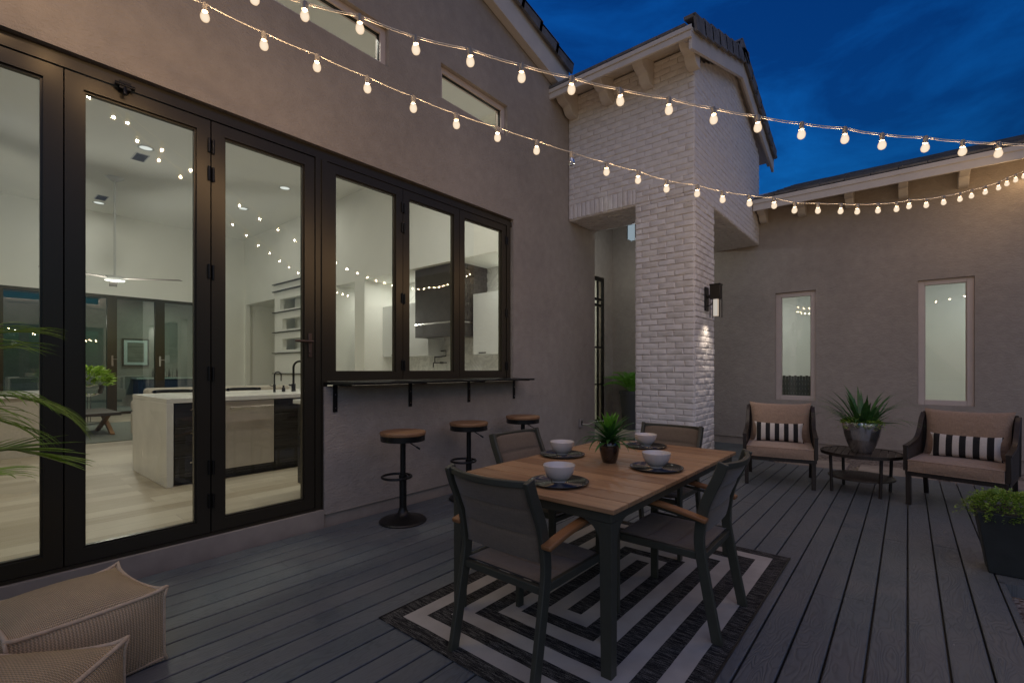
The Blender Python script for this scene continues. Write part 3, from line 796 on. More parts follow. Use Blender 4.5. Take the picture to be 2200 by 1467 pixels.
# ================================================================ guest wing
gw = thing('guest_wing', 'low stucco wing across the patio with two tall narrow windows and a bracketed eave', 'building', (-.5, 9.1, 0))
YW = 9.1
m = MB()
wall(m, 'y', YW, YW+.2, -5.0, 5.5, .117, 4.12, [(-1.735, -1.15, .802, 2.617), (.115, .71, .802, 2.611)])
wall(m, 'y', YW, YW+.2, -5.0, -2.74, 4.12, 5.0)
m.build('stucco_wall', M['stucco'], gw)
m = MB(); m.box(-4.98, 5.5, YW+.018, YW+.18, -.2, .117); m.box(-4.98, 5.5, YW-.004, YW+.03, .112, .1165); m.build('foundation', M['stem'], gw)
for x0, x1 in ((-1.735, -1.15), (.115, .71)):
    z0, z1 = .802, 2.614; s = .075; y0, y1 = YW+.045, YW+.12
    m = MB(); m.box(x0, x0+s, y0, y1, z0, z1); m.box(x1-s, x1, y0, y1, z0, z1); m.box(x0+s, x1-s, y0, y1, z0, z0+s); m.box(x0+s, x1-s, y0, y1, z1-s, z1)
    m.box(x0+s, x0+s+.01, y0+.02, y1, z0+s, z1-s); m.box(x1-s-.01, x1-s, y0+.02, y1, z0+s, z1-s)
    f = m.build('window', M['wframe'], gw, bevel=.006)
    m = MB(); y = YW+.09; m.add([(x0+s,y,z0+s),(x1-s,y,z0+s),(x1-s,y,z1-s),(x0+s,y,z1-s)], [(0,1,2,3)]); m.build('pane', M['glass'], f)
m = MB(); wall(m, 'y', 11.6, 11.7, -4.5, 3, 0, 3.2); wall(m, 'x', -4.6, -4.5, 9.3, 11.6, 0, 3.2); wall(m, 'x', 3, 3.1, 9.3, 11.6, 0, 3.2)
m.box(-4.5, 3, 9.3, 11.6, 3.1, 3.2); m.box(-4.5, 3, 9.31, 11.6, .0, .1); m.box(-.62, -.54, 9.31, 11.6, .1, 3.1)
m.build('interior_wall', M['white'], gw)
ye, ze, yr, zr = 8.62, 4.06, 12.4, 5.42
m = MB(); m.prism([(ye, ze), (yr, zr), (yr, zr+.05), (ye, ze+.05)], 'x', -2.1, 5.6); m.prism([(yr, zr), (16, 4.1), (16, 4.15), (yr, zr+.05)], 'x', -5, 5.6)
m.prism([(9.6, 4.40), (yr, zr), (yr, zr+.05), (9.6, 4.45)], 'x', -5, -2.1)
gr = m.build('roof', M['trim'], gw)
m = MB(); L1 = math.hypot(yr-ye, zr-ze); v1 = Vector((0, (yr-ye)/L1, (zr-ze)/L1)); n1 = Vector((0, -v1.z, v1.y))
tiles(m, (-1.96, ye, ze+.05), (1,0,0), v1, n1, 24, 11, .31, .38, R5)
m.build('roof_tiles', M['tile'], gr)
m = MB(); m.box(-1.97, 5.6, ye-.03, ye, ze-.12, ze+.055); m.box(-1.97, 5.6, ye-.045, ye-.031, ze-.01, ze+.06)
m.build('fascia', M['trim'], gw, bevel=.005)
for x in (-1.90, -1.33, -.69, -.05, .59, 1.23, 1.87):
    m = MB(); corbel(m, x, YW, 4.20, d=.40, h=.36, w=.11); m.build('corbel', M['trim'], gw, bevel=.006)
m = MB(); m.box(1.30, 1.42, 8.74, 8.86, 0-.15, 4.0)
# pavers in the gravel strip
RP = random.Random(4)
for k, (x, y, w, d) in enumerate(((-1.02, 8.05, .75, .75), (-.12, 8.05, .80, .75), (.80, 8.05, .80, .75), (1.75, 8.1, .8, .8))):
    m = MB(); m.cbox((x, y, -.12), (w, d, .16), .0)
    o = m.build('paving_stone', M['paver'], bevel=.012)
    tag(o, None, None, None, 'structure')
    o['label'] = 'tan square paving stone in the gravel strip'
# ================================================================ bar shelf
bc = thing('bar_counter', 'long black bar shelf under the folding windows, held by four metal brackets', 'shelf', (-3.8, 3.3, 1.18))
m = MB(); m.prism([(-3.798,2.06),(-3.50,2.15),(-3.50,4.61),(-3.798,4.63)], 'z', 1.188, 1.208); m.box(-3.815, -3.75, 2.056, 4.63, 1.208, 1.2105)
m.build('countertop', M['black'], bc, bevel=.002)
for y in (2.15, 2.955, 3.775, 4.57):
    m = MB(); m.box(-3.799, -3.79, y-.02, y+.02, .95, 1.187); m.box(-3.79, -3.56, y-.02, y+.02, 1.179, 1.187)
    b = m.build('bracket', M['hinge'], bc, bevel=.0015)
    for z in (.985, 1.10):
        m = MB(); m.tube([(-3.79,y,z),(-3.786,y,z)], .005, 8); m.build('screw', M['chrome'], b)
# ================================================================ bar stools
def stool(label, x, y, rz):
    t = thing('bar_stool', label, 'bar stool', (x, y, 0), rz, 'bar stools along the bar shelf')
    def B(m, n, mat, **k): return m.build(n, M[mat], t, world=False, **k)
    m = MB(); m.lathe([(0,.748),(.19,.748),(.196,.754),(.197,.772),(.192,.780),(0,.782)], seg=48); B(m, 'seat', 'seatwood', smooth='auto')
    m = MB(); m.lathe([(.0,.70),(.185,.70),(.190,.703),(.190,.7475),(0,.7475)], seg=48); B(m, 'seat_rim', 'black', smooth='auto')
    m = MB(); m.tube([(0,0,.06),(0,0,.40)], .031, 20); m.tube([(0,0,.38),(0,0,.70)], .024, 20); m.tube([(0,0,.365),(0,0,.405)], .035, 20); B(m, 'pole', 'black', smooth='auto')
    m = MB(); m.tube([(.02,0,.695),(.06,.0,.68),(.135,.0,.635)], .005, 8); m.tube([(.12,0,.644),(.15,.0,.626)], .008, 8); B(m, 'lever', 'black', smooth='auto')
    m = MB(); m.ring((-.055,0,.385), .125, .011, 40, 10); m.tube([(-.03,0,.385),(.06,0,.385)], .010, 8); B(m, 'footrest', 'black', smooth='auto')
    m = MB(); m.lathe([(0,.0),(.20,.0),(.203,.008),(.195,.018),(.14,.032),(.08,.048),(.05,.068),(.036,.10),(.032,.12),(0,.12)], seg=48); B(m, 'base', 'black', smooth='auto')
    return t
stool('wooden-topped bar stool nearest the glass door, its whole round base showing', -3.37, 2.545, .65)
stool('middle bar stool of the three, partly behind the dining chair backs', -3.44, 3.42, .65)
stool('farthest bar stool, its seat just above the left dining chair', -3.42, 4.28, .65)
# ================================================================ rug
RX0, RX1, RY0, RY1 = -2.145, -.628, 1.465, 3.765
hx, hy = (RX1-RX0)/2, (RY1-RY0)/2
m = MB()
def rugf(u, v):
    x = (u-.5)*2*hx; y = (v-.5)*2*hy
    e = .004*math.sin(y*9)*(abs(u-.5) > .49) + .0
    return (x+e, y + .003*math.sin(x*14)*(abs(v-.5) > .49), .007 + .0012*math.sin(x*5+y*3))
m.grid(rugf, 60, 90)
m.box(-hx+.002, hx-.002, -hy+.002, hy-.002, .001, .0045)
rug = m.build('patterned_rug', m_rug(hx, hy, .0893), None, smooth=False)
rug.location = ((RX0+RX1)/2, (RY0+RY1)/2, 0)
tag(rug, 'black and cream outdoor rug of nested rectangles under the dining table', 'rug')
for sx in (-1,1):
    m = MB(); m.tube([(sx*hx,-hy,.006),(sx*hx,hy,.006)], .005, 6); m.build('edge_binding', M['black'], rug, world=False)
# ================================================================ dining table
TZ_ = .735; TX0, TX1, TY0, TY1 = -1.945, -.935, 1.772, 3.60
dt = thing('dining_table', 'rectangular teak slatted dining table with charcoal metal frame and four legs', 'table', ((TX0+TX1)/2, (TY0+TY1)/2, 0))
m = MB(); n = 13; w = (TY1-TY0)/n; rt = random.Random(2)
for k in range(n):
    a = TY0 + k*w; g1 = .0034
    m.box(TX0, TX1, a+g1, a+w-g1, TZ_-.022, TZ_ - rt.random()*.0008)
m.build('tabletop', M['teak'], dt, bevel=.003)
m = MB()
i_ = .022; zt = TZ_-.0225
m.box(TX0+i_, TX1-i_, TY0+i_, TY0+i_+.04, zt-.045, zt); m.box(TX0+i_, TX1-i_, TY1-i_-.04, TY1-i_, zt-.045, zt)
m.box(TX0+i_, TX0+i_+.04, TY0+i_+.04, TY1-i_-.04, zt-.045, zt); m.box(TX1-i_-.04, TX1-i_, TY0+i_+.04, TY1-i_-.04, zt-.045, zt)
m.box(-1.47, -1.41, TY0+i_+.04, TY1-i_-.04, zt-.03, zt)
m.build('apron', M['frame'], dt, bevel=.003)
for sx, sy in ((1,-1),(-1,-1),(1,1),(-1,1)):
    x = TX1-i_ if sx > 0 else TX0+i_; y = TY1-i_ if sy > 0 else TY0+i_
    m = MB(); s = .058
    m.taper((x-sx*s*.45, y-sy*s*.45, .001), (s*.85, s*.85), (x-sx*s/2, y-sy*s/2, zt-.046), (s, s))
    # curved gussets into the apron in both directions
    for ax in (0, 1):
        pts = []; r = .10
        for q in range(9):
            a = PI/2*q/8; pts.append((s + r - r*math.sin(a) - .0, zt-.046 - r + r*math.cos(a)))
        pts = [(s-.004, zt-.046), (s+r, zt-.046)] + [(s + r - r*math.sin(PI/2*q/8), zt-.046 - r + r*math.cos(PI/2*q/8)) for q in range(1, 9)] + [(s-.004, zt-.046-r)]
        if ax == 0: m.prism([(x-sx*p, z) for p, z in pts], 'y', y-sy*.003, y-sy*.042)
        else: m.prism([(y-sy*p, z) for p, z in pts], 'x', x-sx*.003, x-sx*.042)
    m.build('leg', M['frame'], dt, bevel=.009, seg=3)
# ================================================================ dining chairs
def curve(pts, n=14):
    """catmull-rom through points"""
    P = [Vector(p) for p in pts]; P = [P[0]*2-P[1]] + P + [P[-1]*2-P[-2]]; out = []
    for i in range(1, len(P)-2):
        for k in range(n):
            t = k/n; a, b, c, d = P[i-1:i+3]
            out.append(.5*((2*b) + (c-a)*t + (2*a-5*b+4*c-d)*t*t + (3*b-a-3*c+d)*t**3))
    out.append(P[-2]); return out
BK = [(-.285,.0),(-.245,.20),(-.205,.42),(-.20,.52),(-.225,.66),(-.285,.80),(-.31,.872)]
def backy(z):
    for (y0,z0),(y1,z1) in zip(BK, BK[1:]):
        if z0 <= z <= z1: return y0+(y1-y0)*(z-z0)/(z1-z0)
    return BK[-1][0]
def dining_chair(label, x, y, rz):
    t = thing('dining_chair', label, 'chair', (x, y, 0), rz, 'dining chairs around the teak table')
    def B(m, n, mat, par=None, **k): return m.build(n, M[mat], par or t, world=False, **k)
    for s in (-1, 1):
        m = MB()
        c = curve([(s*(.235+.006*(1-zz/.9)), yy, zz) for yy, zz in BK], 5)
        m.bar(c, .026, .050, up=(0, 1, .0)) if False else m.bar(c, .050, .026, up=(s, 0, 0))
        B(m, 'rear_leg', 'frame', bevel=.004)
        m = MB(); m.bar([(s*.268, .235, .001), (s*.268, .235, .44), (s*.268, .225, .628)], .044, .024, up=(s,0,0))
        m.bar([(s*.262, .222, .628), (s*.262, .05, .618), (s*.258, -.205, .585)], .020, .012)
        B(m, 'front_leg', 'frame', bevel=.003)
        m = MB(); c = curve([(s*.27, -.245, .592), (s*.272, -.10, .622), (s*.272, .08, .645), (s*.270, .27, .648)], 6); m.bar(c, .050, .022)
        B(m, 'armrest', 'teak_y', bevel=.006)
        m = MB(); m.bar([(s*.235, -.205, .405), (s*.243, .235, .415)], .022, .036); B(m, 'seat_rail', 'frame', bevel=.003)
    m = MB(); m.bar([(-.235,-.208,.395),(.235,-.208,.395)], .024, .034); B(m, 'rear_rail', 'frame', bevel=.003)
    m = MB(); m.bar([(-.25,.235,.398),(.25,.235,.398)], .024, .030); B(m, 'front_rail', 'frame', bevel=.003)
    m = MB(); c = curve([(-.235, -.303, .855), (-.12, -.337, .852), (0, -.35, .851), (.12, -.337, .852), (.235, -.303, .855)], 5)
    m.bar(c, .022, .030); B(m, 'top_rail', 'frame', bevel=.005)
    def pad(u): return 1 - abs(math.sin(PI*u*3))**.35
    m = MB()
    for side in (0, 1):
        def f(u, v, side=side):
            z = .505 + v*.345; xx = (u-.5)*.452
            bow = -.034*(1-(2*u-1)**2)*(.3+.7*v)
            th = (.015 - .012*pad(v))*(1-abs(2*u-1)**8)
            return (xx, backy(z) + bow + (th if side else -th), z)
        m.grid(f, 16, 36, flip=bool(side))
    B(m, 'back_sling', 'sling', smooth=True)
    m = MB()
    for side in (0, 1):
        def f(u, v, side=side):
            yy = -.20 + v*.435; xx = (u-.5)*.462
            sag = -.014*(1-(2*u-1)**2)*math.sin(PI*v)
            th = (.014 - .011*pad(v))*(1-abs(2*u-1)**8)
            return (xx, yy, .420 + .006*v + sag + (th if side else -th))
        m.grid(f, 16, 36, flip=not side)
    B(m, 'seat_sling', 'sling', smooth=True)
    return t
d1 = dining_chair('dining chair at the near end of the table, its back to the viewer', -1.392, 1.805, math.radians(-1))
def chair_copy(label, x, y, deg): return dup(d1, (x, y, 0), math.radians(deg), label)
chair_copy('dining chair on the right long side of the table, seen from the side', -.985, 2.60, 91)
chair_copy('dining chair at the far end of the table, in front of the brick pillar', -1.47, 3.47, 180)
chair_copy('dining chair on the left long side of the table, nearest the bar stools', -1.885, 2.64, -92)
# ================================================================ table settings
SET = [(-1.375, 2.02, 'near end of the table'), (-1.80, 2.68, 'left side of the table'), (-1.515, 3.38, 'far end of the table'), (-1.135, 2.68, 'right side of the table')]
pm = cm = None
for x, y, where in SET:
    o = None
    if pm is None:
        m = MB(); pr_ = [(0,.004),(.02,.004)]
        r = .025
        while r < .128: pr_ += [(r,.0095),(r+.005,.0040)]; r += .0112
        pr_ += [(.134,.006),(.140,.012),(.150,.0145),(.152,.012),(.142,.006),(.12,.001),(0,0)]
        m.lathe(pr_[::-1], seg=72); plate0 = m.build('charger_plate', M['plate'], smooth='auto'); pm = plate0; o = plate0
        # beaded rim
        mm = MB()
        for k in range(60):
            a = 2*PI*k/60; c = (.150*math.cos(a), .150*math.sin(a), .0135)
            mm.lathe([(0,-.0028),(.0028,0),(0,.0028)], c, 6)
        mm.build('beaded_rim', M['plate'], o, world=False, smooth=True)
    else:
        o = copy_tree(plate0)
    o.location = (x, y, TZ_); tag(o, 'round black ribbed plate at the '+where, 'plate', 'black plates on the dining table')
    if cm is None:
        m = MB(); m.lathe([(0,0),(.036,0),(.037,.006),(.033,.008),(.045,.014),(.064,.034),(.076,.058),(.0815,.080),(.083,.088),(.0815,.0895),(.079,.086),(.073,.060),(.060,.036),(.042,.018),(0,.013)], seg=64)
        b = m.build('soup_bowl', M['ceramic'], smooth='auto'); cm = b
    else: b = cm.copy(); col.objects.link(b)
    b.location = (x, y, TZ_+.0065); tag(b, 'white ceramic bowl on the black plate at the '+where, 'bowl', 'white bowls on the dining table')
# centre plant
cp = thing('potted_plant', 'green rosette plant in a glossy brown pot at the centre of the dining table', 'plant', (-1.437, 2.67, TZ_))
m = MB(); m.lathe([(0,0),(.040,0),(.044,.004),(.052,.03),(.062,.075),(.066,.105),(.063,.128),(.057,.137),(.052,.134),(.055,.115),(0,.112)], seg=12); m.build('pot', M['brownpot'], cp, world=False, smooth=True)
rp = random.Random(21); m = MB(); m2 = MB()
lf = lambda t: max(.04, (math.sin(PI*min(1,.25+.75*t)))**.8)
for k in range(64):
    t = k/64; az = k*2.39996; el = .05 + t*1.35; L = .20 - .08*t + rp.uniform(-.02,.03)
    (m2 if t > .62 else m).strap((0,0,.115+.07*t), az, el+.20, L*1.05, .028+rp.uniform(-.003,.004), 1.25-.8*t, 8, .3, rp.uniform(-.4,.4), profile=lf)
for az, L in ((3.6,.26),(2.9,.24),(.5,.27),(5.8,.22),(4.4,.22),(.1,.20)):
    m.strap((0,0,.12), az, .55, L, .020, 2.1, 9, .3, .2, profile=lf)
m.build('foliage', M['leaf'], cp, world=False, smooth=True); m2.build('crown_leaf', M['leafb'], cp, world=False, smooth=True)
# ================================================================ cushions
def cushion(m, w, d, h, bt=.02, bs=.012, n=14, exp=2):
    """boxy cushion centred on origin base z=0"""
    def B_(u): return 1-(2*u-1)**2
    def corner(x, y, z):
        k = min(1, (abs(x)/(w/2))**6*(abs(y)/(d/2))**6)
        return 1 + .0*k
    for z, sg in ((h, 1), (0, -1)):
        m.grid(lambda u, v: ((u-.5)*w, (v-.5)*d, z + sg*bt*(B_(u)*B_(v))**.6), n, n, flip=sg < 0, uvs=(1,1))
    hh = h
    for sg in (1, -1):
        m.grid(lambda u, v: ((u-.5)*w, sg*(d/2 + bs*B_(u)*B_(v)), v*hh), n, 6, flip=sg > 0, uvs=(1, hh/w))
        m.grid(lambda u, v: (sg*(w/2 + bs*B_(u)*B_(v)), (u-.5)*d, v*hh), n, 6, flip=sg < 0, uvs=(1, hh/w))
def seams(m, w, d, h, r=.005, wob=0):
    for z in (0, h):
        m.tube([(-w/2,-d/2,z),(w/2,-d/2,z),(w/2,d/2,z),(-w/2,d/2,z),(-w/2,-d/2,z)], r, 6)
def throw_pillow(m, w, h, t, n=20, ears=.03):
    """flat pillow in xz plane, thickness along y"""
    for sg in (1, -1):
        def f(u, v):
            a, b = 2*u-1, 2*v-1
            e = ears*(abs(a)*abs(b))**4
            pin = 1 - .06*(1-b*b)*0
            x = a*(w/2)*(1-.05*(1-abs(b)**2)*abs(a)**3) + (e if a > 0 else -e)
            z = b*(h/2)*(1-.07*(1-abs(a)**3)*abs(b)**3) + (e*.5 if b > 0 else -e*.5)
            th = t/2*(max(0, (1-abs(a)**2.6)*(1-abs(b)**2.2)))**.42
            return (x, sg*th + .003*math.sin(a*9+b*4)*(1-abs(a))*(1-abs(b)), z)
        m.grid(f, n, n, flip=sg > 0)
# ================================================================ club chairs
def club_chair(label, x, y, rz):
    t = thing('club_chair', label, 'armchair', (x, y, 0), rz, 'wicker club chairs')
    def B(m, n, mat, par=None, **k): return m.build(n, M[mat], par or t, world=False, **k)
    W, D = .35, .34
    for sx in (-1, 1):
        m = MB(); m.bar([(sx*(W-.022), D-.022, 0), (sx*(W-.02), D-.022, .33)], .040, .040, up=(0,1,0)); B(m, 'leg', 'darkwood', bevel=.004)
        m = MB(); m.bar([(sx*(W-.022), -D-.05, 0), (sx*(W-.02), -D+.03, .33)], .038, .038, up=(1,0,0)); B(m, 'leg', 'darkwood', bevel=.004)
        top = curve([(sx*W, -D-.03, .855), (sx*W, -D+.05, .80), (sx*W, -D+.15, .68), (sx*W, -D+.28, .605), (sx*W, D-.15, .575), (sx*W, D, .565)], 5)
        m = MB(); m.bar(top, .042, .024); m.bar([(sx*W, D-.02, .33), (sx*W, D-.02, .56)], .040, .036, up=(sx,0,0)); m.bar([(sx*W,-D+.02,.30),(sx*W,-D-.035,.85)], .036, .040, up=(sx,0,0))
        B(m, 'arm_frame', 'darkwood', bevel=.004)
        m = MB(); pts = [(p.y, p.z-.012) for p in top][::-1] + [(-D+.02, .33), (D-.04, .33)]
        m.prism(pts, 'x', sx*W-.009, sx*W+.009); B(m, 'side_panel', 'wicker')
    m = MB(); m.box(-W, W, D-.035, D, .285, .33); m.box(-W, W, -D, -D+.035, .285, .33); m.box(-W-.01, -W+.03, -D+.035, D-.035, .285, .33); m.box(W-.03, W+.01, -D+.035, D-.035, .285, .33)
    m.box(-W+.03, W-.03, -D+.035, D-.035, .30, .32)
    B(m, 'seat_frame', 'darkwood', bevel=.004)
    m = MB(); m.add([(-W,-D+.0,.33),(W,-D+.0,.33),(W,-D-.045,.85),(-W,-D-.045,.85),(-W,-D+.016,.33),(W,-D+.016,.33),(W,-D-.029,.85),(-W,-D-.029,.85)], [(0,1,2,3),(7,6,5,4),(3,2,6,7),(0,3,7,4),(1,5,6,2)])
    m.bar([(-W,-D-.035,.86),(W,-D-.035,.86)], .036, .03); B(m, 'back_panel', 'wicker')
    m = MB(); m.xf = Matrix.Translation((0, .01, .332)); cushion(m, 2*W-.045, 2*D+.01, .105, .022, .012); cs = B(m, 'seat_cushion', 'tan', smooth='auto')
    m = MB(); m.xf = Matrix.Translation((0, .01, .332)); seams(m, 2*W-.045, 2*D+.01, .105, .0045); m.build('piping', M['tan'], cs, world=False, smooth=True)
    m = MB(); m.xf = Matrix.Translation((0, -D+.09, .445)) @ Matrix.Rotation(math.radians(12), 4, 'X') @ Matrix.Translation((0,0,.22)) 
    throw_pillow(m, 2*W-.05, .50, .17, 24, .012); B(m, 'back_cushion', 'tan', smooth=True)
    return t
def place_pillow(label, cx, cy, cz, rz, tilt, w=.50):
    m = MB(); throw_pillow(m, w, .225, .13, 24, .012)
    o = m.build('striped_pillow', M['pillow'], smooth=True); o.location = (cx, cy, cz); o.rotation_euler = (tilt, 0, rz)
    tag(o, label, 'pillow', 'striped lumbar pillows'); return o
A1 = math.radians(180+10); A2 = math.radians(180-12)
c1 = club_chair('tan cushioned wicker club chair to the left of the round side table', -1.165, 6.33, A1)
c2 = copy_tree(c1); c2.location = (.395, 6.28, 0); c2.rotation_euler = (0,0,A2); c2['label'] = 'tan cushioned wicker club chair right of the side table, behind the black planter'
def loc(c, a, x, y): return (c[0]+x*math.cos(a)-y*math.sin(a), c[1]+x*math.sin(a)+y*math.cos(a))
p = loc((-1.165,6.33), A1, .01, -.07); place_pillow('black and cream striped pillow on the left club chair', p[0], p[1], .567, A1, math.radians(14))
p = loc((.395,6.28), A2, -.02, -.07); place_pillow('black and cream striped pillow on the right club chair, by the screen of plants', p[0], p[1], .567, A2+.05, math.radians(14))['label'] = 'black and cream striped pillow on the right club chair'
# ================================================================ side table and bowl planter
sx_, sy_ = -.388, 6.35
st = thing('side_table', 'low round slatted side table between the two club chairs, with a solid lower shelf', 'side table', (sx_, sy_, 0))
m = MB(); r = .352; k = -r+.004; wdt = .064
while k < r-.02:
    a, b = k+.003, min(k+wdt-.003, r-.004); pts = []
    n_ = 8
    lo = [(a+(b-a)*q/n_, -math.sqrt(max(0, (r-.006)**2-(a+(b-a)*q/n_)**2))) for q in range(n_+1)]
    hi = [(x_, -y_) for x_, y_ in lo[::-1]]
    m.prism(lo+hi, 'z', .412, .428); k += wdt
m.build('slatted_top', M['slatwood'], st, world=False, bevel=.0015)
m = MB(); m.lathe([(.352,.398),(.368,.398),(.368,.431),(.352,.431),(.352,.398)], seg=56, close=True); m.build('rim', M['darkwood'], st, world=False, smooth='auto')
for a in (.62, .62+PI/2, .62+PI, .62+1.5*PI):
    m = MB(); m.tube([(.30*math.cos(a), .30*math.sin(a), 0), (.315*math.cos(a), .315*math.sin(a), .41)], .0155, 12); m.build('leg', M['darkwood'], st, world=False, smooth='auto')
m = MB(); m.lathe([(0,.150),(.293,.150),(.298,.153),(.298,.166),(.293,.169),(0,.169)], seg=48); m.build('lower_shelf', M['slatwood'], st, world=False, smooth='auto')
bp = thing('bowl_planter', 'shiny silver bowl planter of spiky succulents standing on the round side table', 'plant', (-.378, 6.30, .430))
m = MB(); m.lathe([(0,0),(.085,0),(.092,.008),(.112,.05),(.136,.11),(.157,.18),(.171,.26),(.176,.318),(.173,.326),(.165,.322),(.161,.27),(0,.27)], seg=56); m.build('bowl', M['silver'], bp, world=False, smooth='auto')
m = MB(); rp = random.Random(5)
for k in range(46):
    a = k*2.39996; t = k/46; el = .30+t*1.15+rp.uniform(-.38,.35); L = rp.uniform(.20,.44)*(.95+.25*t)
    m.strap((.05*math.cos(a)+.02, .05*math.sin(a), .29), a, el, L, rp.uniform(.034,.058), rp.uniform(.1,1.2), 9, .35, rp.uniform(-.8,.8), profile=lambda t: max(.03, math.sin(PI*min(1,.35+.65*t))**1.0))
m.build('agave_leaf', M['agave'], bp, world=False, smooth=True)
m = MB()
for k in range(26):
    a = rp.uniform(0, 2*PI); m.strap((.1*math.cos(a), .1*math.sin(a), .30), a, rp.uniform(.3,1.0), rp.uniform(.38,.62), .014, rp.uniform(.6,1.6), 10, .2, rp.uniform(-.5,.5))
for a, L in ((.3,.62),(2.9,.66),(3.3,.70),(.9,.55),(-.2,.6),(3.6,.5)):
    m.strap((0,0,.31), a, .75, L, .016, 1.15, 10, .2, .2)
m.build('long_leaf', M['leaf'], bp, world=False, smooth=True)
m = MB()
for k in range(900):
    a = rp.uniform(0, 2*PI); r_ = .17*math.sqrt(rp.random()); 
    c = (r_*math.cos(a), r_*math.sin(a)-.0, .30+rp.uniform(-.01,.09)*(1.2-r_/.2))
    d = (rp.uniform(-1,1)+math.cos(a)*.8, rp.uniform(-1,1)+math.sin(a)*.8, rp.uniform(-.2,1)); m.blade(c, d, (rp.uniform(-1,1), rp.uniform(-1,1), 1), rp.uniform(.022,.045), rp.uniform(.012,.022))
for s in ((.14,-.10,.31),(.05,-.16,.31),(-.12,-.12,.31)):
    for q in range(40): 
        c = [s[0]+rp.gauss(0,.03), s[1]+rp.gauss(0,.03), s[2]+rp.uniform(-.06,.03)]; m.blade(c, (rp.uniform(-1,1), rp.uniform(-1,.2), rp.uniform(-.8,.6)), (0,0,1), .035, .018)
m.build('filler_leaf', M['fern'], bp, world=False)
m = MB(); m.lathe([(0,.272),(.160,.272)], seg=32); m.build('soil', M['soil'], bp, world=False)
# ================================================================ right black planter
rpn = thing('square_planter', 'tapered square black planter full of small light green leaves at the deck corner', 'plant', (.505, 4.44, .001))
m = MB(); m.taper((0,0,0), (.205,.205), (0,0,.40), (.325,.325)); m.add([(-.15,-.15,.401),(.15,-.15,.401),(.15,.15,.401),(-.15,.15,.401)], [(0,1,2,3)])
m.build('pot', M['darkpot'], rpn, world=False, bevel=.006)
m = MB(); rp = random.Random(9)
for k in range(4200):
    a = rp.uniform(0, 2*PI); e = rp.uniform(-.35, 1.3); lump = 1+.18*math.sin(a*5+1)*math.cos(e*4)+.12*math.sin(a*11)
    R_ = lump*rp.uniform(.55,1)**.5
    c = (.185*R_*math.cos(a)*math.cos(e), .185*R_*math.sin(a)*math.cos(e), .41+.11*R_*math.sin(e)+(.0 if e > 0 else -.02))
    m.blade(c, (math.cos(a)+rp.uniform(-.8,.8), math.sin(a)+rp.uniform(-.8,.8), rp.uniform(-.3,1)), (rp.uniform(-.6,.6), rp.uniform(-.6,.6), 1), rp.uniform(.010,.022), rp.uniform(.008,.015))
for k in range(36):
    a = rp.uniform(0, 2*PI); L = rp.uniform(.04,.10); c0 = Vector((.175*math.cos(a), .20*math.sin(a), .43))
    for q in range(14):
        t = q/13; c = c0 + Vector((math.cos(a), math.sin(a), 0))*L*t + Vector((rp.gauss(0,.006), rp.gauss(0,.006), .03*t-.10*t*t))
        m.blade(c, (rp.uniform(-1,1)+math.cos(a), rp.uniform(-1,1)+math.sin(a), rp.uniform(-.3,.8)), (0,0,1), .018, .013)
m.build('foliage', M['fern'], rpn, world=False)
# ================================================================ tall planter with cycad in the porch
tp = thing('tall_planter', 'tall grey tapered planter with a bright green cycad half hidden behind the brick pillar', 'plant', (-4.20, 8.72, -.012))
m = MB(); m.lathe([(0,0),(.155,0),(.16,.01),(.235,.84),(.25,.845),(.25,.90),(.235,.905),(.22,.87),(0,.86)], seg=40); m.build('pot', M['greypot'], tp, world=False, smooth='auto')
m = MB(); rp = random.Random(3)
for k in range(20):
    a = k*2.39996; el = rp.uniform(.55,1.3); L = rp.uniform(.55,.78); p = Vector((.03*math.cos(a), .03*math.sin(a), .88)); e = el; pts = [p.copy()]; N = 22
    for i_ in range(N):
        e = el - 1.3*(i_/N)**1.3; d = Vector((math.cos(a)*math.cos(e), math.sin(a)*math.cos(e), math.sin(e))); p = p + d*L/N; pts.append(p.copy())
        sd = Vector((-math.sin(a), math.cos(a), 0)); up = sd.cross(d)
        if i_ > 2:
            wl_ = .15*math.sin(PI*(i_/N)**.7)+.02
            for s in (-1, 1): m.blade(p, sd*s + d*.7 + up*(-.35), up, wl_, .020)
    m.tube(pts, .005, 5)
m.build('frond', M['leafb'], tp, world=False, smooth=False)
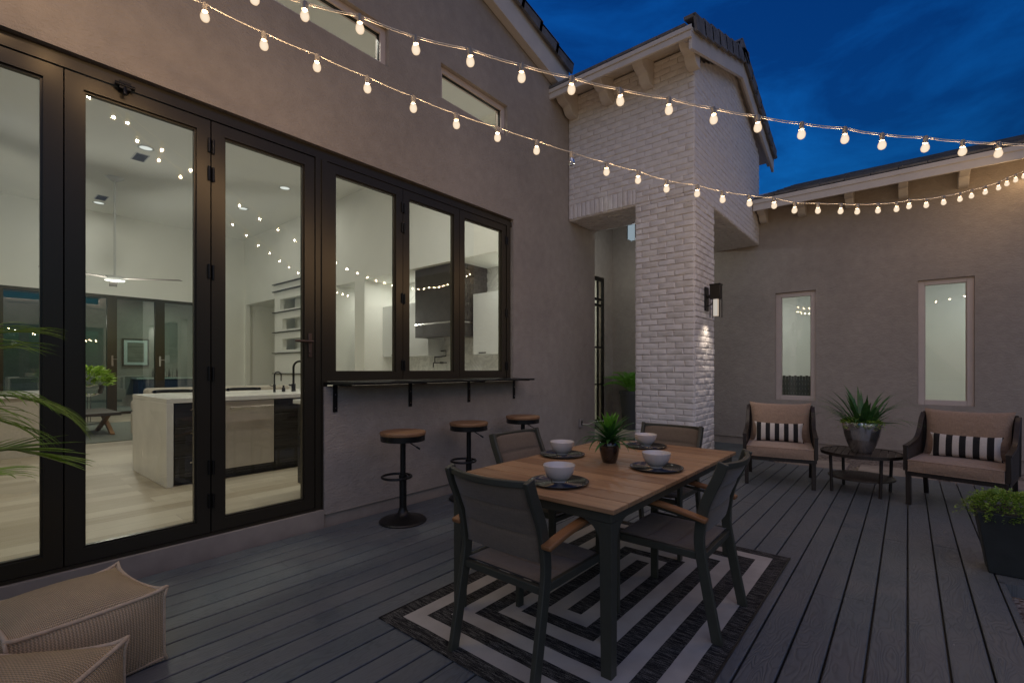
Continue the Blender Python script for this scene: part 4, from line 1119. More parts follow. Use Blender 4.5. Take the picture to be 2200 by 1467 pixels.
# ================================================================ potted palm at left
pt = thing('potted_palm', 'arching green palm at the left edge of the photo in front of the glass doors', 'plant', (-3.38, -.42, 0))
m = MB(); m.lathe([(0,0),(.16,0),(.17,.01),(.22,.42),(.215,.43),(.20,.40),(0,.39)], seg=32); m.build('pot', M['darkpot'], pt, world=False, smooth='auto')
rp = random.Random(8)
def frond(m, base, az, el, L, droop, lw=.34, N=26, lift=.15, sag=.6, start=.3, tw=.0, wleaf=.017):
    p = Vector(base); pts = [p.copy()]; dirs = []
    for i_ in range(N):
        t = i_/N; e = el - droop*t**1.4; a = az + tw*t
        d = Vector((math.cos(a)*math.cos(e), math.sin(a)*math.cos(e), math.sin(e))); p = p + d*L/N; pts.append(p.copy()); dirs.append((d, a))
    m.tube(pts, [.007*(1-.8*i_/N)+.001 for i_ in range(N+1)], 5)
    for i_ in range(int(N*start), N):
        d, a = dirs[i_]; t = (i_-N*start)/(N*(1-start)); P_ = pts[i_+1]
        sd = Vector((-math.sin(a), math.cos(a), 0)); up = sd.cross(d); up = up if up.z > 0 else -up
        ll = lw*(.55+.55*math.sin(PI*min(1, t*.9+.15)))*rp.uniform(.9,1.1)
        for s in (-1, 1):
            dr = (sd*s*(1-.55*t) + d*(.55+.9*t) + up*lift).normalized()
            # leaflet strap with sag
            q = P_.copy(); vs = []; n = 7
            for j in range(n+1):
                u = j/n; dd = (dr + Vector((0,0,-sag*u*u*1.2))).normalized(); w_ = wleaf/2*max(.05, math.sin(PI*min(1,.2+.8*u))**.6)
                side = dd.cross(up).normalized()
                vs += [q-side*w_+up*w_*.4, q, q+side*w_+up*w_*.4]; q = q + dd*ll/n
            fs = []
            for j in range(n):
                b = 3*j; fs += [(b,b+1,b+4,b+3),(b+1,b+2,b+5,b+4)]
            m.add(vs, fs)
for az, el, L, dr, z in ((.2,.6,.75,1.0,.66),(2.3,.8,.9,1.1,.7),(3.2,.7,.9,1.0,.7),(4.1,.8,.9,1.0,.7),(5.0,.7,.9,1.1,.7)):
    m = MB(); frond(m, (0,0,z-.28), az, el, L, dr); m.build('frond', M['palm'], pt, world=False, smooth=True)
def frond_pts(m, ctrl, lw, wl_, sag, lift, start=.35, npts=8, fan=1.0):
    pts = curve(ctrl, npts); N = len(pts)-1; O = Vector(pt.location)
    m.tube([p-O for p in pts], [.006*(1-.75*i/N)+.001 for i in range(N+1)], 6)
    for i in range(int(N*start), N+1):
        d = (pts[min(i+1,N)]-pts[i-1]).normalized(); sd = d.cross(Vector((0,0,1))).normalized(); up = sd.cross(d); up = up if up.z > 0 else -up
        t = (i-N*start)/(N*(1-start)); ll = lw*(.70+.35*math.sin(PI*min(1,t)))*rp.uniform(.88,1.08)
        for s_ in (-1,1):
            dr = (sd*s_*(1.0-.72*t*fan) + d*(.45+.9*t) + up*lift).normalized(); q = pts[i]-O; vs = []; n = 8
            for j in range(n+1):
                u = j/n; dd = (dr + Vector((0,0,-sag*u*u))).normalized(); w_ = wl_/2*max(.06, math.sin(PI*min(1,.22+.78*u))**.6)
                side = dd.cross(up).normalized(); vs += [q-side*w_+up*w_*.45, q, q+side*w_+up*w_*.45]; q = q+dd*ll/n
            fs = []
            for j in range(n):
                b_ = 3*j; fs += [(b_,b_+1,b_+4,b_+3),(b_+1,b_+2,b_+5,b_+4)]
            m.add(vs, fs)
for ctrl, lw, w_, sag, lift, st_ in (
  ([(-3.28,-.45,.52),(-3.22,-.12,.84),(-3.16,.14,.95),(-3.13,.27,.92)], .30, .026, .16, .05, .30),
  ([(-3.30,-.48,.52),(-3.28,-.14,1.04),(-3.26,.10,1.19),(-3.24,.26,1.17),(-3.23,.36,1.10)], .28, .010, 1.6, .10, .35),
  ([(-3.34,-.48,.52),(-3.34,-.22,1.15),(-3.30,.02,1.44),(-3.28,.20,1.50)], .30, .011, .75, .0, .45),
  ([(-3.30,-.45,.52),(-3.24,-.22,.95),(-3.20,.04,1.12),(-3.17,.20,1.06)], .26, .012, 1.3, .1, .4),
  ([(-3.34,-.48,.52),(-3.32,-.25,1.05),(-3.26,.0,1.36),(-3.2,.16,1.42)], .28, .010, .9, .0, .4)):
    m = MB(); frond_pts(m, ctrl, lw, w_, sag, lift, st_, 5 if w_ > .02 else 8, .75 if w_ > .02 else 1); m.build('frond', M['palm'], pt, world=False, smooth=True)
m = MB(); m.tube([(0,0,.38),(0.01,0,.45),(0,0.01,.5)], [.04,.035,.02], 8); m.build('stem', M['slatwood'], pt, world=False, smooth=True)
# ================================================================ poufs
def pouf(label, c, size, h, rz):
    t = thing('pouf', label, 'pouf', (c[0], c[1], .002), rz, 'knitted poufs')
    w, d = size; n = 24
    def Bf(u): return (1-(2*u-1)**2)
    def ear(x, y, z):
        a, b, c_ = abs(x)/(w/2), abs(y)/(d/2), abs(z-h/2)/(h/2)
        k = (min(1,a)*min(1,b)*min(1,c_))**10
        s = 1 + .035*k
        return (x*s, y*s, z + (.012*k if z > h/2 else 0))
    m = MB()
    sagx = lambda u, v: -.028*(Bf(u)*(1 if v in (0,1) else 1))
    def top(u, v):
        x, y = (u-.5)*w, (v-.5)*d
        px_ = 1-.10*Bf(v)*0
        inx = -.018*Bf(v)*(2*u-1)*abs(2*u-1)**5; iny = -.018*Bf(u)*(2*v-1)*abs(2*v-1)**5
        z = h + .055*(Bf(u)*Bf(v))**.7 - .014*(Bf(u)*abs(2*v-1)**4 + Bf(v)*abs(2*u-1)**4)
        return ear(x+inx, y+iny, z)
    m.grid(top, n, n)
    for ax, sg in ((0,1),(0,-1),(1,1),(1,-1)):
        def f(u, v, ax=ax, sg=sg):
            edge = .018*Bf(u)
            zz = v*h - (.014*Bf(u))*v**6
            bul = -edge*(abs(2*v-1)**4) + .030*(Bf(u)**.8)*(Bf(v)**.8)
            if v < .5: bul = .030*(Bf(u)**.8)*(Bf(v)**.8)
            if ax == 0: return ear(sg*(w/2+bul), (u-.5)*d, zz)
            return ear((u-.5)*w, sg*(d/2+bul), zz)
        m.grid(f, n, 16, flip=(sg < 0 if ax == 0 else sg > 0), uvs=(1, h/w))
    body = m.build('knitted_cover', M['knit'], t, world=False, smooth=True)
    m = MB()
    e1 = [top(k/n, 0) for k in range(n+1)] + [top(1, k/n) for k in range(1, n+1)] + [top(1-k/n, 1) for k in range(1, n+1)] + [top(0, 1-k/n) for k in range(1, n+1)]
    m.tube([Vector(p)+Vector((0,0,.003)) for p in e1], .0085, 7)
    for sx in (-1,1):
        for sy in (-1,1):
            m.tube([ear(sx*w/2, sy*d/2, h*k/10) for k in range(11)], .006, 6)
    m.tube([(-w/2,-d/2,.012),(w/2,-d/2,.012),(w/2,d/2,.012),(-w/2,d/2,.012),(-w/2,-d/2,.012)], .008, 7)
    m.build('seam_piping', M['seam'], t, world=False, smooth=True)
    return t
pouf('larger beige knitted pouf beside the door sill, behind the other pouf', (-2.80, .345), (.50, .50), .315, math.radians(9))
pouf('beige knitted pouf in the bottom left corner, cut off by the photo edge', (-2.215, .068), (.50, .50), .30, math.radians(-41))
# outlet
ol = thing('wall_outlet', 'small metal covered wall outlet with a white cord, low on the stucco near the pillar', 'outlet', (-3.80, 6.14, .5))
m = MB(); m.box(-3.80, -3.765, 6.10, 6.18, .44, .57); m.build('cover', M['whitepl'], ol, bevel=.008)
m = MB(); m.box(-3.765, -3.76, 6.12, 6.15, .48, .54); m.build('socket', M['hinge'], ol)
m = MB(); m.tube(curve([(-3.765,6.135,.50),(-3.70,6.2,.49),(-3.62,6.33,.53),(-3.5,6.45,.54)],6), .005, 6); m.build('cord', M['cord'], ol, smooth=True)
# ================================================================ interior furniture
isl = thing('kitchen_island', 'long kitchen island with white waterfall counter, dark drawers and a steel dishwasher', 'island', (-6.3, 2.8, .13))
X0, X1, Y0, Y1 = -7.02, -5.67, 1.40, 4.75
m = MB(); m.box(X0, X1, Y0, Y1, .975, 1.025); m.box(X0, X1, Y0, Y0+.06, .131, .975); m.box(X0, X1, Y1-.06, Y1, .131, .975)
m.build('countertop', M['quartz'], isl, bevel=.004)
m = MB(); m.box(X0+.3, X1-.04, Y0+.06, Y1-.06, .21, .975); m.box(X0+.35, X1-.10, Y0+.06, Y1-.06, .13, .21); m.build('cabinet', M['cab'], isl)
for y0, y1, zs in ((1.475, 1.925, ((.22,.42),(.43,.72),(.73,.96))), (2.46, 2.95, ((.22,.80),(.81,.96))), (2.965, 3.6, ((.22,.96),)), (3.61, 4.67, ((.22,.96),))):
    for z0, z1 in zs:
        m = MB(); m.box(X1-.04, X1-.018, y0, y1, z0, z1); dr = m.build('drawer_front', M['cab'], isl, bevel=.002)
        m = MB(); yc = (y0+y1)/2; zh = z1-.06; m.box(X1-.0, X1+.012, yc-.10, yc+.10, zh-.008, zh+.008); m.box(X1-.018, X1, yc-.095, yc-.085, zh-.005, zh+.005); m.box(X1-.018, X1, yc+.085, yc+.095, zh-.005, zh+.005)
        m.build('handle', M['chrome'], dr)
m = MB(); m.box(X1-.04, X1-.012, 1.94, 2.45, .24, .97); dw = m.build('dishwasher_door', M['steel'], isl, bevel=.004)
m = MB(); m.tube([(X1+.03,1.97,.90),(X1+.03,2.42,.90)], .011, 10); m.tube([(X1-.012,1.99,.90),(X1+.03,1.99,.90)], .007, 8); m.tube([(X1-.012,2.40,.90),(X1+.03,2.40,.90)], .007, 8); m.build('handle', M['chrome'], dw, smooth='auto')
def gooseneck(name, label, x, y, z, H, R, r):
    t = thing(name, label, 'faucet', (x, y, z)); m = MB()
    pts = [(0,0,0),(0,0,H-R)] + [(R-R*math.cos(a), 0, H-R+R*math.sin(a)) for a in [PI*k/12 for k in range(1,13)]] + [(2*R, 0, H-R-.07)]
    m.xf = Matrix.Rotation(math.radians(35), 4, 'Z')
    m.tube(pts, r, 10); m.tube([(0,0,0),(0,0,.10)], r*1.9, 12); m.build('spout', M['black'], t, world=False, smooth='auto')
    m = MB(); m.tube([(0,0,.07),(0,-.06,.09)], r*.7, 8); m.build('lever', M['black'], t, world=False, smooth='auto')
gooseneck('kitchen_faucet', 'tall black gooseneck faucet on the kitchen island', -6.28, 2.96, 1.025, .40, .085, .014)
gooseneck('filter_faucet', 'small black water filter faucet on the island, left of the tall faucet', -6.25, 2.70, 1.025, .26, .045, .008)
m = MB(); m.lathe([(0,0),(.022,0),(.022,.05),(.012,.06),(.012,.085),(0,.085)], seg=16); o = m.build('soap_dispenser', M['black'], smooth='auto'); o.location = (-6.26,2.82,1.025); tag(o, 'short black soap dispenser between the two island faucets', 'dispenser')
for k, (y, lab) in enumerate(((1.9,'bar stool with low black back behind the island, at the end nearest the doors'),(2.75,'bar stool with low black back behind the island faucets'))):
    t = thing('counter_stool', lab, 'stool', (-7.35, y, .13), 0, 'stools behind the kitchen island')
    m = MB(); m.lathe([(0,.62),(.19,.62),(.2,.66),(0,.68)], seg=24); m.build('seat', M['black'], t, world=False, smooth='auto')
    m = MB(); m.ring((0,0,.90), .21, .022, 20, 8, a0=PI*.5, a1=PI*1.5); m.build('backrest', M['black'], t, world=False, smooth=True)
    for a in (.8, 2.36, 3.93, 5.5):
        m = MB(); m.tube([(.2*math.cos(a),.2*math.sin(a),0),(.15*math.cos(a),.15*math.sin(a),.62)], .012, 8); m.build('leg', M['black'], t, world=False)
# cabinet run under the bar window
bcb = thing('window_cabinet', 'dark base cabinet with white top along the inside of the folding windows', 'cabinet', (-4.3, 3.8, .13))
m = MB(); m.box(-4.62, -4.02, 2.17, 5.9, .985, 1.025); m.build('countertop', M['quartz'], bcb, bevel=.003)
m = MB(); m.box(-4.58, -4.03, 2.20, 5.9, .21, .985); m.box(-4.50, -4.05, 2.24, 5.9, .13, .21); m.build('cabinet', M['cab'], bcb)
# kitchen run in the recess
kr = thing('kitchen_cabinets', 'kitchen run with base cabinets and pale counter against the marble wall', 'cabinet', (-6.5, 6.6, .13))
m = MB(); m.box(-9.33, -5.03, 6.28, 6.94, .13, .985); m.build('cabinet', M['cab'], kr)
m = MB(); m.box(-9.335, -5.025, 6.24, 6.94, .985, 1.025); m.build('countertop', M['quartz'], kr)
m = MB(); m.box(-9.335, -5.025, 6.925, 6.948, 1.025, 3.33); m.build('backsplash', M['marble'], kr)
for x0, x1, hx_, lab in ((-9.33, -7.72, -8.9, 'white gloss wall cupboard to the left of the range hood'), (-6.40, -5.05, -6.15, 'white gloss wall cupboard to the right of the range hood')):
    t = thing('wall_cupboard', lab, 'cupboard', ((x0+x1)/2, 6.75, 1.6)); m = MB(); 
    m.box(x0, x1, 6.50, 6.92, 1.60, 2.76); m.build('carcass', M['wcab'], t, bevel=.003)
    m = MB(); m.box(x0+.002, (x0+x1)/2-.002, 6.478, 6.498, 1.602, 2.758); d = m.build('door', M['wcab'], t, bevel=.002)
    m = MB(); m.box(hx_-.09, hx_+.09, 6.468, 6.477, 1.622, 1.642); m.build('handle', M['black'], d)
    m = MB(); m.box((x0+x1)/2+.002, x1-.002, 6.478, 6.498, 1.602, 2.758); m.build('door', M['wcab'], t, bevel=.002)
hd = thing('range_hood', 'large dark range hood between white cupboards seen through the middle bar window', 'range hood', (-7.1, 6.5, 1.95))
m = MB(); m.box(-7.70, -6.45, 6.12, 6.92, 2.235, 3.334); m.build('hood_chimney', M['hoodm'], hd)
m = MB(); m.box(-7.70, -6.45, 6.12, 6.92, 1.955, 2.205); m.build('hood_body', M['hoodm'], hd)
m = MB(); m.box(-7.705, -6.445, 6.115, 6.92, 2.205, 2.235); m.build('steel_band', M['chrome'], hd)
m = MB()
for k in range(12):
    for j in range(5): m.box(-6.449, -6.440, 6.15+j*.15+(.07 if k%2 else 0), 6.15+j*.15+.142+(.07 if k%2 else 0), 2.26+k*.088, 2.26+k*.088+.082)
m.build('side_tiles', M['hoodm'], hd)
m = MB(); m.box(-7.5, -6.65, 6.25, 6.8, 1.945, 1.954); m.build('filter', M['chrome'], hd)
pf = thing('pot_filler', 'black folding pot filler tap on the marble wall under the range hood', 'tap', (-7.7, 6.9, 1.4))
m = MB(); m.tube([(-7.75,6.92,1.46),(-7.75,6.84,1.46)], .022, 10); m.tube([(-7.98,6.84,1.46),(-7.55,6.84,1.46)], .012, 8); m.tube([(-7.93,6.84,1.46),(-7.93,6.84,1.70),(-7.56,6.83,1.72),(-7.56,6.83,1.60),(-7.92,6.83,1.58)], .014, 8); m.tube([(-7.98,6.84,1.46),(-7.98,6.84,1.36)], .012, 8)
m.build('arm', M['black'], pf)
# far folding doors
fd = MB(); zt = 3.26
ys = [-3.4, -1.6, -.9, .79, 2.70, 2.83, 3.73, 3.90, 5.05]
fd.box(-16.10, -16.0, -3.4, 5.05, 3.18, zt); fd.box(-16.10, -16.0, -3.4, 5.05, .13, .20)
for y, w in ((-3.36,.05),(-1.3,.08),(.73,.09),(2.765,.10),(3.80,.11),(5.0,.05)): fd.box(-16.11, -15.99, y-w, y+w, .2, 3.18)
f_ = fd.build('rear_folding_door', M['bronze'], house)
m = MB(); m.add([(-16.05,-3.4,.2),(-16.05,5.05,.2),(-16.05,5.05,3.18),(-16.05,-3.4,3.18)], [(0,1,2,3)]); m.build('pane', M['farglass'], f_)
for y in (2.77, 3.80):
    m = MB(); m.box(-15.99, -15.98, y-.02, y+.02, 1.40, 1.68); m.tube([(-15.97,y,1.58),(-15.97,y+.10,1.58)], .010, 8); m.build('handle', M['chrome'], f_)
# room beyond the rear doors
m = MB(); m.box(-19.6, -19.5, -1, 9, 0, 3.6); m.box(-19.5, -16.3, 7.4, 7.5, 0, 3.6); m.box(-19.5,-16.3,2.4,9,3.6,3.7); m.box(-19.5,-16.25,-5,7.4,0,.12)
m.build('rear_patio_wall', M['stucco'], house)
pc = thing('framed_picture', 'framed seascape hanging beyond the rear glass doors', 'picture', (-19.45, 3.9, 1.85))
m = MB()
py0, py1, pz0, pz1 = 3.62, 4.32, 1.42, 2.32
m.box(-19.49,-19.44,py0,py0+.04,pz0,pz1); m.box(-19.49,-19.44,py1-.04,py1,pz0,pz1); m.box(-19.49,-19.44,py0+.04,py1-.04,pz0,pz0+.04); m.box(-19.49,-19.44,py0+.04,py1-.04,pz1-.04,pz1); m.build('frame', M['black'], pc)
m = MB(); m.box(-19.49,-19.465,py0+.04,py1-.04,pz0+.04,pz1-.04); m.build('mat_board', M['white'], pc)
m = MB(); m.box(-19.49,-19.455,py0+.13,py1-.13,pz0+.13,pz1-.13); m.build('painting', M['art'], pc)
sb = thing('navy_sideboard', 'navy sideboard with pale top and bottles beyond the rear glass doors', 'sideboard', (-19.1, 4.7, .12))
m = MB(); m.box(-19.45,-18.8,3.9,6.4,.12,1.0); m.build('body', M['bluecab'], sb); m = MB(); m.box(-19.47,-18.78,3.85,6.45,1.0,1.05); m.build('top', M['quartz'], sb)
for k in range(7):
    m = MB(); m.lathe([(0,0),(.035,0),(.036,.17),(.013,.23),(.013,.29),(0,.29)], seg=12); o = m.build('bottle', M['glass'] if k%2 else M['black'], smooth='auto'); o.location = (-19.1+.05*(k%2), 4.35+k*.11, 1.05)
    tag(o, 'bottle in the row on the navy sideboard beyond the rear doors', 'bottle', 'bottles on the sideboard')
# ceiling fan
fn = thing('ceiling_fan', 'white ceiling fan hanging on a long rod from the great room ceiling', 'ceiling fan', (-12.87, 2.27, 3.19))
m = MB(); m.tube([(0,0,.05),(0,0,2.18)], .02, 10); m.build('rod', M['wcab'], fn, world=False, smooth='auto')
m = MB(); m.lathe([(0,0),(.17,0),(.19,.04),(.17,.09),(0,.10)], seg=24); m.build('motor', M['wcab'], fn, world=False, smooth='auto')
m = MB(); m.lathe([(0,2.1),(.05,2.1),(.16,2.175),(0,2.179)], seg=24); m.build('canopy', M['wcab'], fn, world=False, smooth='auto')
for a in (.9, .9+2*PI/3, .9+4*PI/3):
    m = MB(); m.xf = Matrix.Rotation(a, 4, 'Z'); m.box(.15, 1.25, -.07, .07, .045, .058); m.build('blade', M['whitepl'], fn, world=False, bevel=.004)
fl = bpy.data.lights.new('ceiling_fill', 'POINT'); fl.energy = 55; fl.color = (1,.985,.87); fl.shadow_soft_size = .12  # added fill light floating below the fan, brightens the ceiling
fo = bpy.data.objects.new('lamp', fl); col.objects.link(fo); fo.parent = fn; fo.location = (0,0,-.42)
# second island and sofa, coffee table
i2 = thing('stone_counter', 'long pale stone counter behind the palm, seen through the left door', 'counter', (-9.7, -.8, .13))
m = MB(); m.box(-10.4, -9.1, -3, .98, .93, .99); m.build('countertop', M['quartz'], i2, bevel=.004); m = MB(); m.box(-10.35, -9.15, -2.95, .93, .131, .93); m.build('body', M['sofa'], i2)
sf = thing('sofa', 'cream sofa with a high back behind the kitchen island', 'sofa', (-9.6, 2.6, .13))
m = MB(); m.box(-10.1, -9.05, 1.98, 4.2, .22, .62); m.box(-9.3, -9.05, 1.98, 4.2, .62, 1.02); m.box(-10.1, -9.3, 1.98, 2.2, .62, .80)
m.build('upholstery', M['sofa'], sf, bevel=.05, seg=3); m = MB(); m.box(-10.0, -9.15, 2.08, 4.1, .131, .22); m.build('plinth', M['black'], sf)
ct = thing('coffee_table', 'low grey coffee table with crossed wooden legs on the living room rug', 'table', (-11.5, 1.3, .13))
m = MB(); m.box(-12.2,-10.8,.6,2.0,.50,.55); m.build('tabletop', M['slatwood'], ct, bevel=.004)
for yy in (.75, 1.85):
    m = MB(); m.bar([(-12.0,yy,.14),(-11.0,yy,.50)], .06, .05); m.bar([(-12.0,yy+.06,.50),(-11.0,yy+.06,.14)], .06, .05); m.build('crossed_leg', M['teak'], ct)
m = MB(); m.box(-13.5,-10.0,-.8,3.6,.131,.141); o = m.build('area_rug', M['rug2']); tag(o, 'flat grey green rug under the coffee table indoors', 'rug')
hp = thing('house_plant', 'round leafy green plant in a bowl beyond the coffee table', 'plant', (-13.5, 1.95, .13))
m = MB(); m.lathe([(0,.0),(.25,0),(.25,.03),(.03,.05),(.03,.6),(.22,.66),(.26,.85),(.24,.86),(0,.80)], seg=24); m.build('pot', M['glass'], hp, world=False, smooth='auto')
m = MB(); rp = random.Random(6)
for k in range(420):
    a = rp.uniform(0,2*PI); e = rp.uniform(-.2,1.4); R_ = rp.uniform(.6,1)
    m.blade((.38*R_*math.cos(a)*math.cos(e), .38*R_*math.sin(a)*math.cos(e), .90+.33*R_*math.sin(e)), (math.cos(a),math.sin(a),rp.uniform(-.2,1)), (rp.uniform(-1,1),rp.uniform(-1,1),1), .16, .05)
m.build('foliage', M['fern'], hp, world=False)
# added panel in the guest room, imitates a hedge reflected in the window
m = MB()
for k in range(14): 
    x = -1.70+k*.042; m.tube([(x, 9.42, .12), (x, 9.42, 1.20+.012*(k%2))], .020, 8)
for k in range(12): m.box(-1.72, -1.13, 9.435, 9.445, .2+k*.08, .25+k*.08)
o = m.build('reflection_panel', M['rug2']); tag(o, 'grey green panel standing in for a hedge reflection in the lower part of the left narrow window', 'reflection panel')
# fruit bowl
m = MB()
for dx, dy in ((0,0),(.07,.03),(-.06,.04),(.02,.08)): m.lathe([(.03*math.sin(a),-.03*math.cos(a)) for a in [PI*q/8 for q in range(9)]], (dx,dy,.03), 12)
o = m.build('lemons', m_simple('lemon skin', (.75,.5,.03), .45), smooth=True); o.location = (-4.35, 2.62, 1.025); tag(o, 'yellow lemons heaped on the counter just inside the bar window', 'fruit')
uc = thing('utensil_crock', 'small crock of wooden spoons near the left end of the kitchen island', 'crock', (-6.75, 2.16, 1.025))
m = MB(); m.lathe([(0,0),(.05,0),(.055,.12),(.05,.125),(.045,.02),(0,.02)], seg=20); m.build('crock', M['ceramic'], uc, world=False, smooth='auto')
for a, t_ in ((.3,.08),(2.2,.12),(4.1,.1),(5.3,.14)):
    m = MB(); m.tube([(0,0,.03),(t_*math.cos(a),t_*math.sin(a),.26),(t_*1.2*math.cos(a),t_*1.2*math.sin(a),.31)], [.006,.006,.02], 7); m.build('wooden_spoon', M['teak'], uc, world=False, smooth=True)
# ================================================================ interior lights
def downlight(x, y, z, pw, lab, par_grp, r=.10, vis=True, c=(1,.985,.87)):
    t = thing('recessed_light', lab, 'ceiling light', (x, y, z), 0, par_grp)
    m = MB(); m.lathe([(r+.02,-.002),(r+.025,-.008),(r,-.010),(r-.005,-.002)], seg=24, close=True); m.build('trim_ring', M['wcab'], t, world=False, smooth='auto')
    m = MB(); m.lathe([(0,-.003),(r-.005,-.003)], seg=24); m.build('lens', M['downlight'], t, world=False)
    l = bpy.data.lights.new('recessed_lamp', 'AREA'); l.shape = 'DISK'; l.size = r*1.8; l.energy = pw; l.color = c; l.spread = math.radians(175)
    o = bpy.data.objects.new('lamp', l); col.objects.link(o); o.parent = t; o.location = (0,0,-.02)
    return t
PWI = 7.4
for x, y, lab in ((-10.70,2.33,'recessed ceiling light beside the nearer air vent'),(-15.1,2.36,'recessed ceiling light at the far end of the room, next to the farther vent'),(-10.68,4.84,'recessed ceiling light right of the centre, over the sofa'),(-12.85,4.78,'recessed ceiling light near the far corner of the room'),
  (-6.6,1.2,None),(-6.6,3.8,None),(-8.6,-1.6,None),(-12.9,-1.9,None),(-4.75,-1.2,None),(-4.75,1.9,None),(-4.75,4.3,None),(-8.7,1.1,None)):  # front row by the glass wall is added, its bounce brightens the ceiling
    downlight(x, y, CE, PWI*(4.4 if x > -5 else .55 if x < -12 else 1), lab or 'recessed ceiling light high above the kitchen side of the room, the front row added as fill light', 'recessed lights in the great room ceiling')
for x in (-8.6, -5.4): downlight(x, 6.38, 3.335, 8, 'recessed light in the soffit over the kitchen counter', 'recessed lights over the kitchen counter', r=.05)
downlight(-10.1, 6.9, 3.335, 6, 'recessed light in the hallway soffit', 'hall lights', r=.06)
downlight(-17.9, 4.4, 3.6, 26, 'recessed light beyond the rear doors', 'rear lights', r=.08)
for x, lab in ((-2.4,'left'),(1.2,'right')): downlight(x+.0, 10.5, 3.1, 11, 'recessed light in the %s guest room ceiling' % lab, 'guest room lights', r=.09, c=(.95,1,.97))
downlight(-5.9, 8.2, 3.495, 9, 'recessed light in the entry hall', 'hall lights', r=.06)
for x, y, lab in ((-11.25,2.36,'slotted ceiling air vent nearer the glass doors'),(-14.6,2.33,'slotted ceiling air vent at the far end of the room')):
    t = thing('air_vent', lab, 'vent', (x, y, CE)); m = MB(); m.box(-.22,.22,-.11,.11,-.008,-.001); m.build('grille_frame', M['wcab'], t, world=False)
    m = MB()
    for k in range(11): m.box(-.19+k*.036,-.172+k*.036,-.09,.09,-.012,-.0085)
    m.build('louver', M['black'], t, world=False)
# sconce and pendant light
def plight(name, par, loc_, pw, c, r=.03):
    l = bpy.data.lights.new(name, 'POINT'); l.energy = pw; l.color = c; l.shadow_soft_size = r
    o = bpy.data.objects.new(name, l); col.objects.link(o); o.parent = par; o.location = Vector(loc_) - par.location; return o
l = bpy.data.lights.new('lantern_lamp', 'AREA'); l.shape = 'DISK'; l.size = .08; l.energy = 1.1; l.color = (1,.86,.70); l.spread = math.radians(105)
o = bpy.data.objects.new('lamp', l); col.objects.link(o); o.parent = lan; o.location = Vector((XB+.14, 6.21, 1.975)) - lan.location
plight('lamp', pl, (-3.73,7.8,3.58), 17, (.86,.95,1), .05)
# ================================================================ string lights
FWD = Vector((-.6420, .7667, 0)); RGT = Vector((.7667, .6420, 0))
u1 = [(440,-52),(548,-6),(655,30),(773,57),(893,102),(1010,128),(1121,162),(1228,188),(1332,213),(1437,232),(1533,253),(1628,270),(1722,285),(1815,295),(1895,308),(1988,314),(2068,322),(2145,326),(2228,329),(2308,331),(2390,331),(2470,330)]
u2 = [(-160,-260),(15,-150),(165,-75),(307,-20),(440,32),(567,93),(681,140),(789,186),(888,228),(980,264),(1069,292),(1153,320),(1228,345),(1303,366),(1371,384),(1432,403),(1498,413),(1552,426),(1610,434),(1663,439),(1707,449),(1757,450),(1806,451),(1842,452),(1886,450),(1926,447),(1953,441),(1990,439),(2027,433),(2062,426),(2087,419),(2117,411),(2145,402),(2163,393),(2182,385),(2200,377),(2217,368)]
BULBW = 5.6
def string_lights(U, k0, dep0, dd, label, drop, double=False, dead=(), anchors=(None,None)):
    """bulb positions were measured once; depth runs evenly along the wire"""
    pts = []
    for k, (px, py) in enumerate(U):
        d = dep0 + dd*(k-k0)
        pts.append(FWD*d + RGT*((px-1100)/1015*d) + Vector((0,0,1.32+(793-py)/1015*d)))
    # smooth the wire a little, keep the bulbs hanging below it
    t = thing('string_lights', label, 'string lights', pts[0], 0, 'festoon light strings')
    tops = [p + Vector((0,0,drop)) for p in pts]
    wire = []
    for a, b in zip(tops, tops[1:]):
        for q in range(6):
            f = q/6; wire.append(a.lerp(b, f) + Vector((0,0,-.006*math.sin(PI*f))))
    wire.append(tops[-1])
    for q, end in ((0, anchors[0]), (1, anchors[1])):
        if end is not None:
            e_ = Vector(end); seg = [tops[0].lerp(e_, f/6) for f in range(1,7)] if q == 0 else [tops[-1].lerp(e_, f/6) for f in range(1,7)]
            wire = (seg[::-1] + wire) if q == 0 else (wire + seg)
            mh = MB(); mh.tube([e_, e_+Vector((0,0,.04))], .012, 8); mh.build('hook', M['black'], t)
    m = MB(); m.tube(wire, .003, 6)
    if double: m.tube([p+Vector((0,0,-.010)) for p in wire], .0022, 6)
    m.build('cable', M['cord'], t, smooth=True)
    rr = random.Random(len(U))
    sk = bm = None
    for k, p in enumerate(pts):
        rx, ry = rr.uniform(-.12,.12), rr.uniform(-.12,.12)
        if sk is None:
            m = MB(); m.lathe([(0,.030),(.010,.030),(.0135,.022),(.0135,-.010),(.015,-.012),(.015,-.018),(0,-.018)], seg=14)
            s = m.build('lamp_socket', M['socket'], t, world=False, smooth='auto'); sk = s
            m = MB(); m.lathe([(.011,.028),(.013,.018),(.021,.004),(.0245,-.010),(.024,-.022),(.018,-.034),(.008,-.040),(0,-.041)], seg=14)
            b = m.build('bulb', M['bulb'], t, world=False, smooth=True); bm = b; b.scale = (.96,.96,.96)
        else:
            s = sk.copy(); col.objects.link(s); b = bm.copy(); col.objects.link(b)
        s.location = p - pts[0] + Vector((0,0,drop-.026)); b.location = p - pts[0] + Vector((0,0,-.002))
        s.rotation_euler = b.rotation_euler = (rx, ry, 0)
        if k not in dead:
            L_ = BL if k else bpy.data.lights.new('festoon_lamp', 'POINT')
            if not k: BL = L_; BL.energy = BULBW; BL.color = (1.0,.68,.38); BL.shadow_soft_size = .012
            lo = bpy.data.objects.new('lamp', BL); col.objects.link(lo); lo.parent = b; lo.location = (0,0,-.012)
        if k in dead:
            b.data = b.data.copy(); b.data.materials[0] = M['deadbulb']; b['label'] = 'unlit clear bulb'
    return t, pts
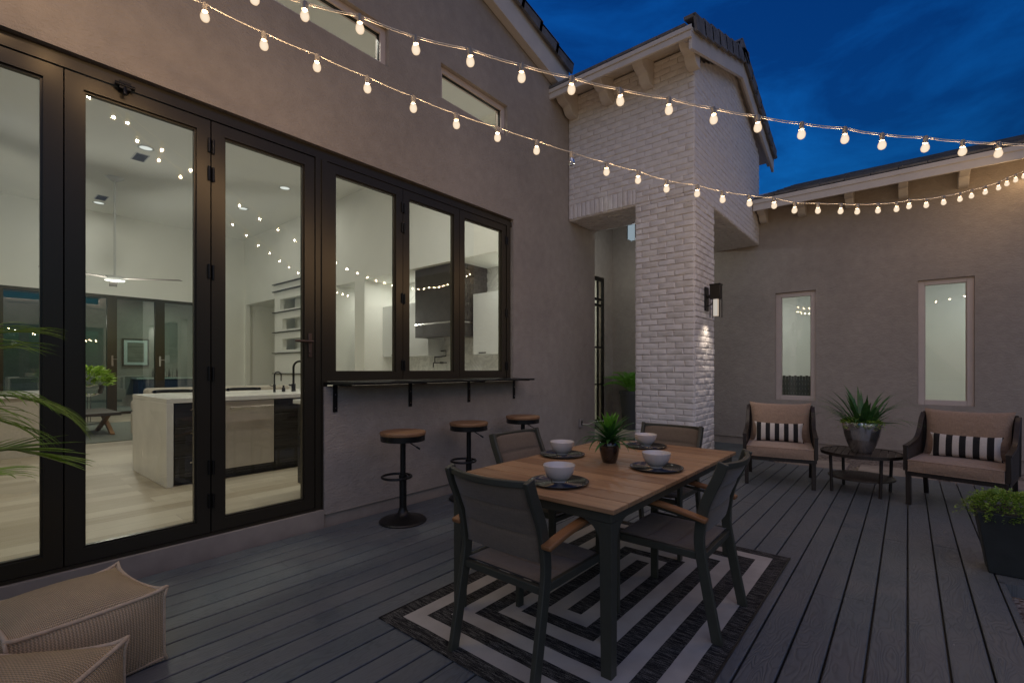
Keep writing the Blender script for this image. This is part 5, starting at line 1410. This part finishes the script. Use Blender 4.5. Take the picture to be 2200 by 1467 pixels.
s1, P1 = string_lights(u1, 2, 2.55, .044, 'upper string of warm bulbs crossing in front of the brick tower and the sky', .062, True, (), ((-3.79, -.05, 3.55), None))
s2, P2 = string_lights(u2, 4, 2.62, .108, 'lower string of warm bulbs running from the house wall down to the far eave', .060, False, (12,), ((-3.79, -.75, 3.45), (1.32, 9.07, 3.96)))

# anchors: hook post for the upper string, out of view at right
hk = thing('light_post', 'slim black post carrying the near end of the upper light string', 'post', (P1[-1].x, P1[-1].y, 0))
m = MB(); m.tube([(0,0,-.1),(0,0,P1[-1].z+.08)], .02, 10); m.build('post', M['black'], hk, world=False)
# ================================================================ world, sun, camera
w = bpy.data.worlds.new('World'); scene.world = w; w.use_nodes = True
nt = w.node_tree; nn = nt.nodes; ll = nt.links
bg = nn['Background']
sky = nn.new('ShaderNodeTexSky'); sky.sky_type = 'NISHITA'; sky.sun_disc = False
SE, SR = math.radians(1.0), math.radians(140)
sky.sun_elevation = SE; sky.sun_rotation = SR; sky.air_density = 1.6; sky.dust_density = .6; sky.ozone_density = 6.0
hs = nn.new('ShaderNodeHueSaturation'); hs.inputs['Saturation'].default_value = 1.0; hs.inputs['Value'].default_value = 1.0
ll.new(sky.outputs[0], hs.inputs['Color'])
tc = nn.new('ShaderNodeTexCoord'); mp = nn.new('ShaderNodeMapping'); mp.inputs['Scale'].default_value = (1.2,1.2,3.0); ll.new(tc.outputs['Generated'], mp.inputs[0])
nz = nn.new('ShaderNodeTexNoise'); nz.inputs['Scale'].default_value = 2.6; nz.inputs['Detail'].default_value = 7; nz.inputs['Roughness'].default_value = .6; nz.inputs['Distortion'].default_value = .4; ll.new(mp.outputs[0], nz.inputs['Vector'])
cr = nn.new('ShaderNodeValToRGB'); cr.color_ramp.elements[0].position = .40; cr.color_ramp.elements[1].position = .72; ll.new(nz.outputs['Fac'], cr.inputs[0])
mul = nn.new('ShaderNodeMix'); mul.data_type = 'RGBA'; mul.blend_type = 'MULTIPLY'; mul.inputs[0].default_value = 1.0
ll.new(hs.outputs[0], mul.inputs[6]); mul.inputs[7].default_value = (.35,2.35,3.15,1)
cl = nn.new('ShaderNodeMix'); cl.data_type = 'RGBA'; cl.blend_type = 'MULTIPLY'; cl.inputs[0].default_value = 1
cr.color_ramp.elements[0].color = (.80,.74,.76,1); cr.color_ramp.elements[1].color = (2.0,2.0,1.7,1)
ll.new(mul.outputs[2], cl.inputs[6]); ll.new(cr.outputs[0], cl.inputs[7])
ll.new(cl.outputs[2], bg.inputs[0]); bg.inputs[1].default_value = .15
sl_ = bpy.data.lights.new('sun', 'SUN'); sl_.energy = .50; sl_.angle = math.radians(90); sl_.color = (1,.88,.78)
so = bpy.data.objects.new('sun', sl_); col.objects.link(so)
sd = Vector((math.sin(SR)*math.cos(math.radians(28)), math.cos(SR)*math.cos(math.radians(28)), math.sin(math.radians(28))))
so.rotation_euler = sd.to_track_quat('Z', 'Y').to_euler()
cam = bpy.data.cameras.new('camera'); co = bpy.data.objects.new('camera', cam); col.objects.link(co); scene.camera = co
cam.sensor_width = 36; cam.lens = 36*1015/2200; cam.shift_y = (793-733.5)/2200; cam.clip_end = 500; cam.clip_start = .05
co.location = (0, 0, 1.32); co.rotation_euler = (PI/2, 0, math.atan(850/1015))
scene.view_settings.view_transform = 'Standard'; scene.view_settings.look = 'None'; scene.view_settings.gamma = 1
scene.view_settings.exposure = 0
scene.cycles.use_denoising = True
scene.cycles.max_bounces = 10; scene.cycles.diffuse_bounces = 7; scene.cycles.glossy_bounces = 4; scene.cycles.transmission_bounces = 6; scene.cycles.transparent_max_bounces = 12
scene.cycles.sample_clamp_indirect = 4; scene.cycles.caustics_reflective = False; scene.cycles.caustics_refractive = False
scene.cycles.use_light_tree = True
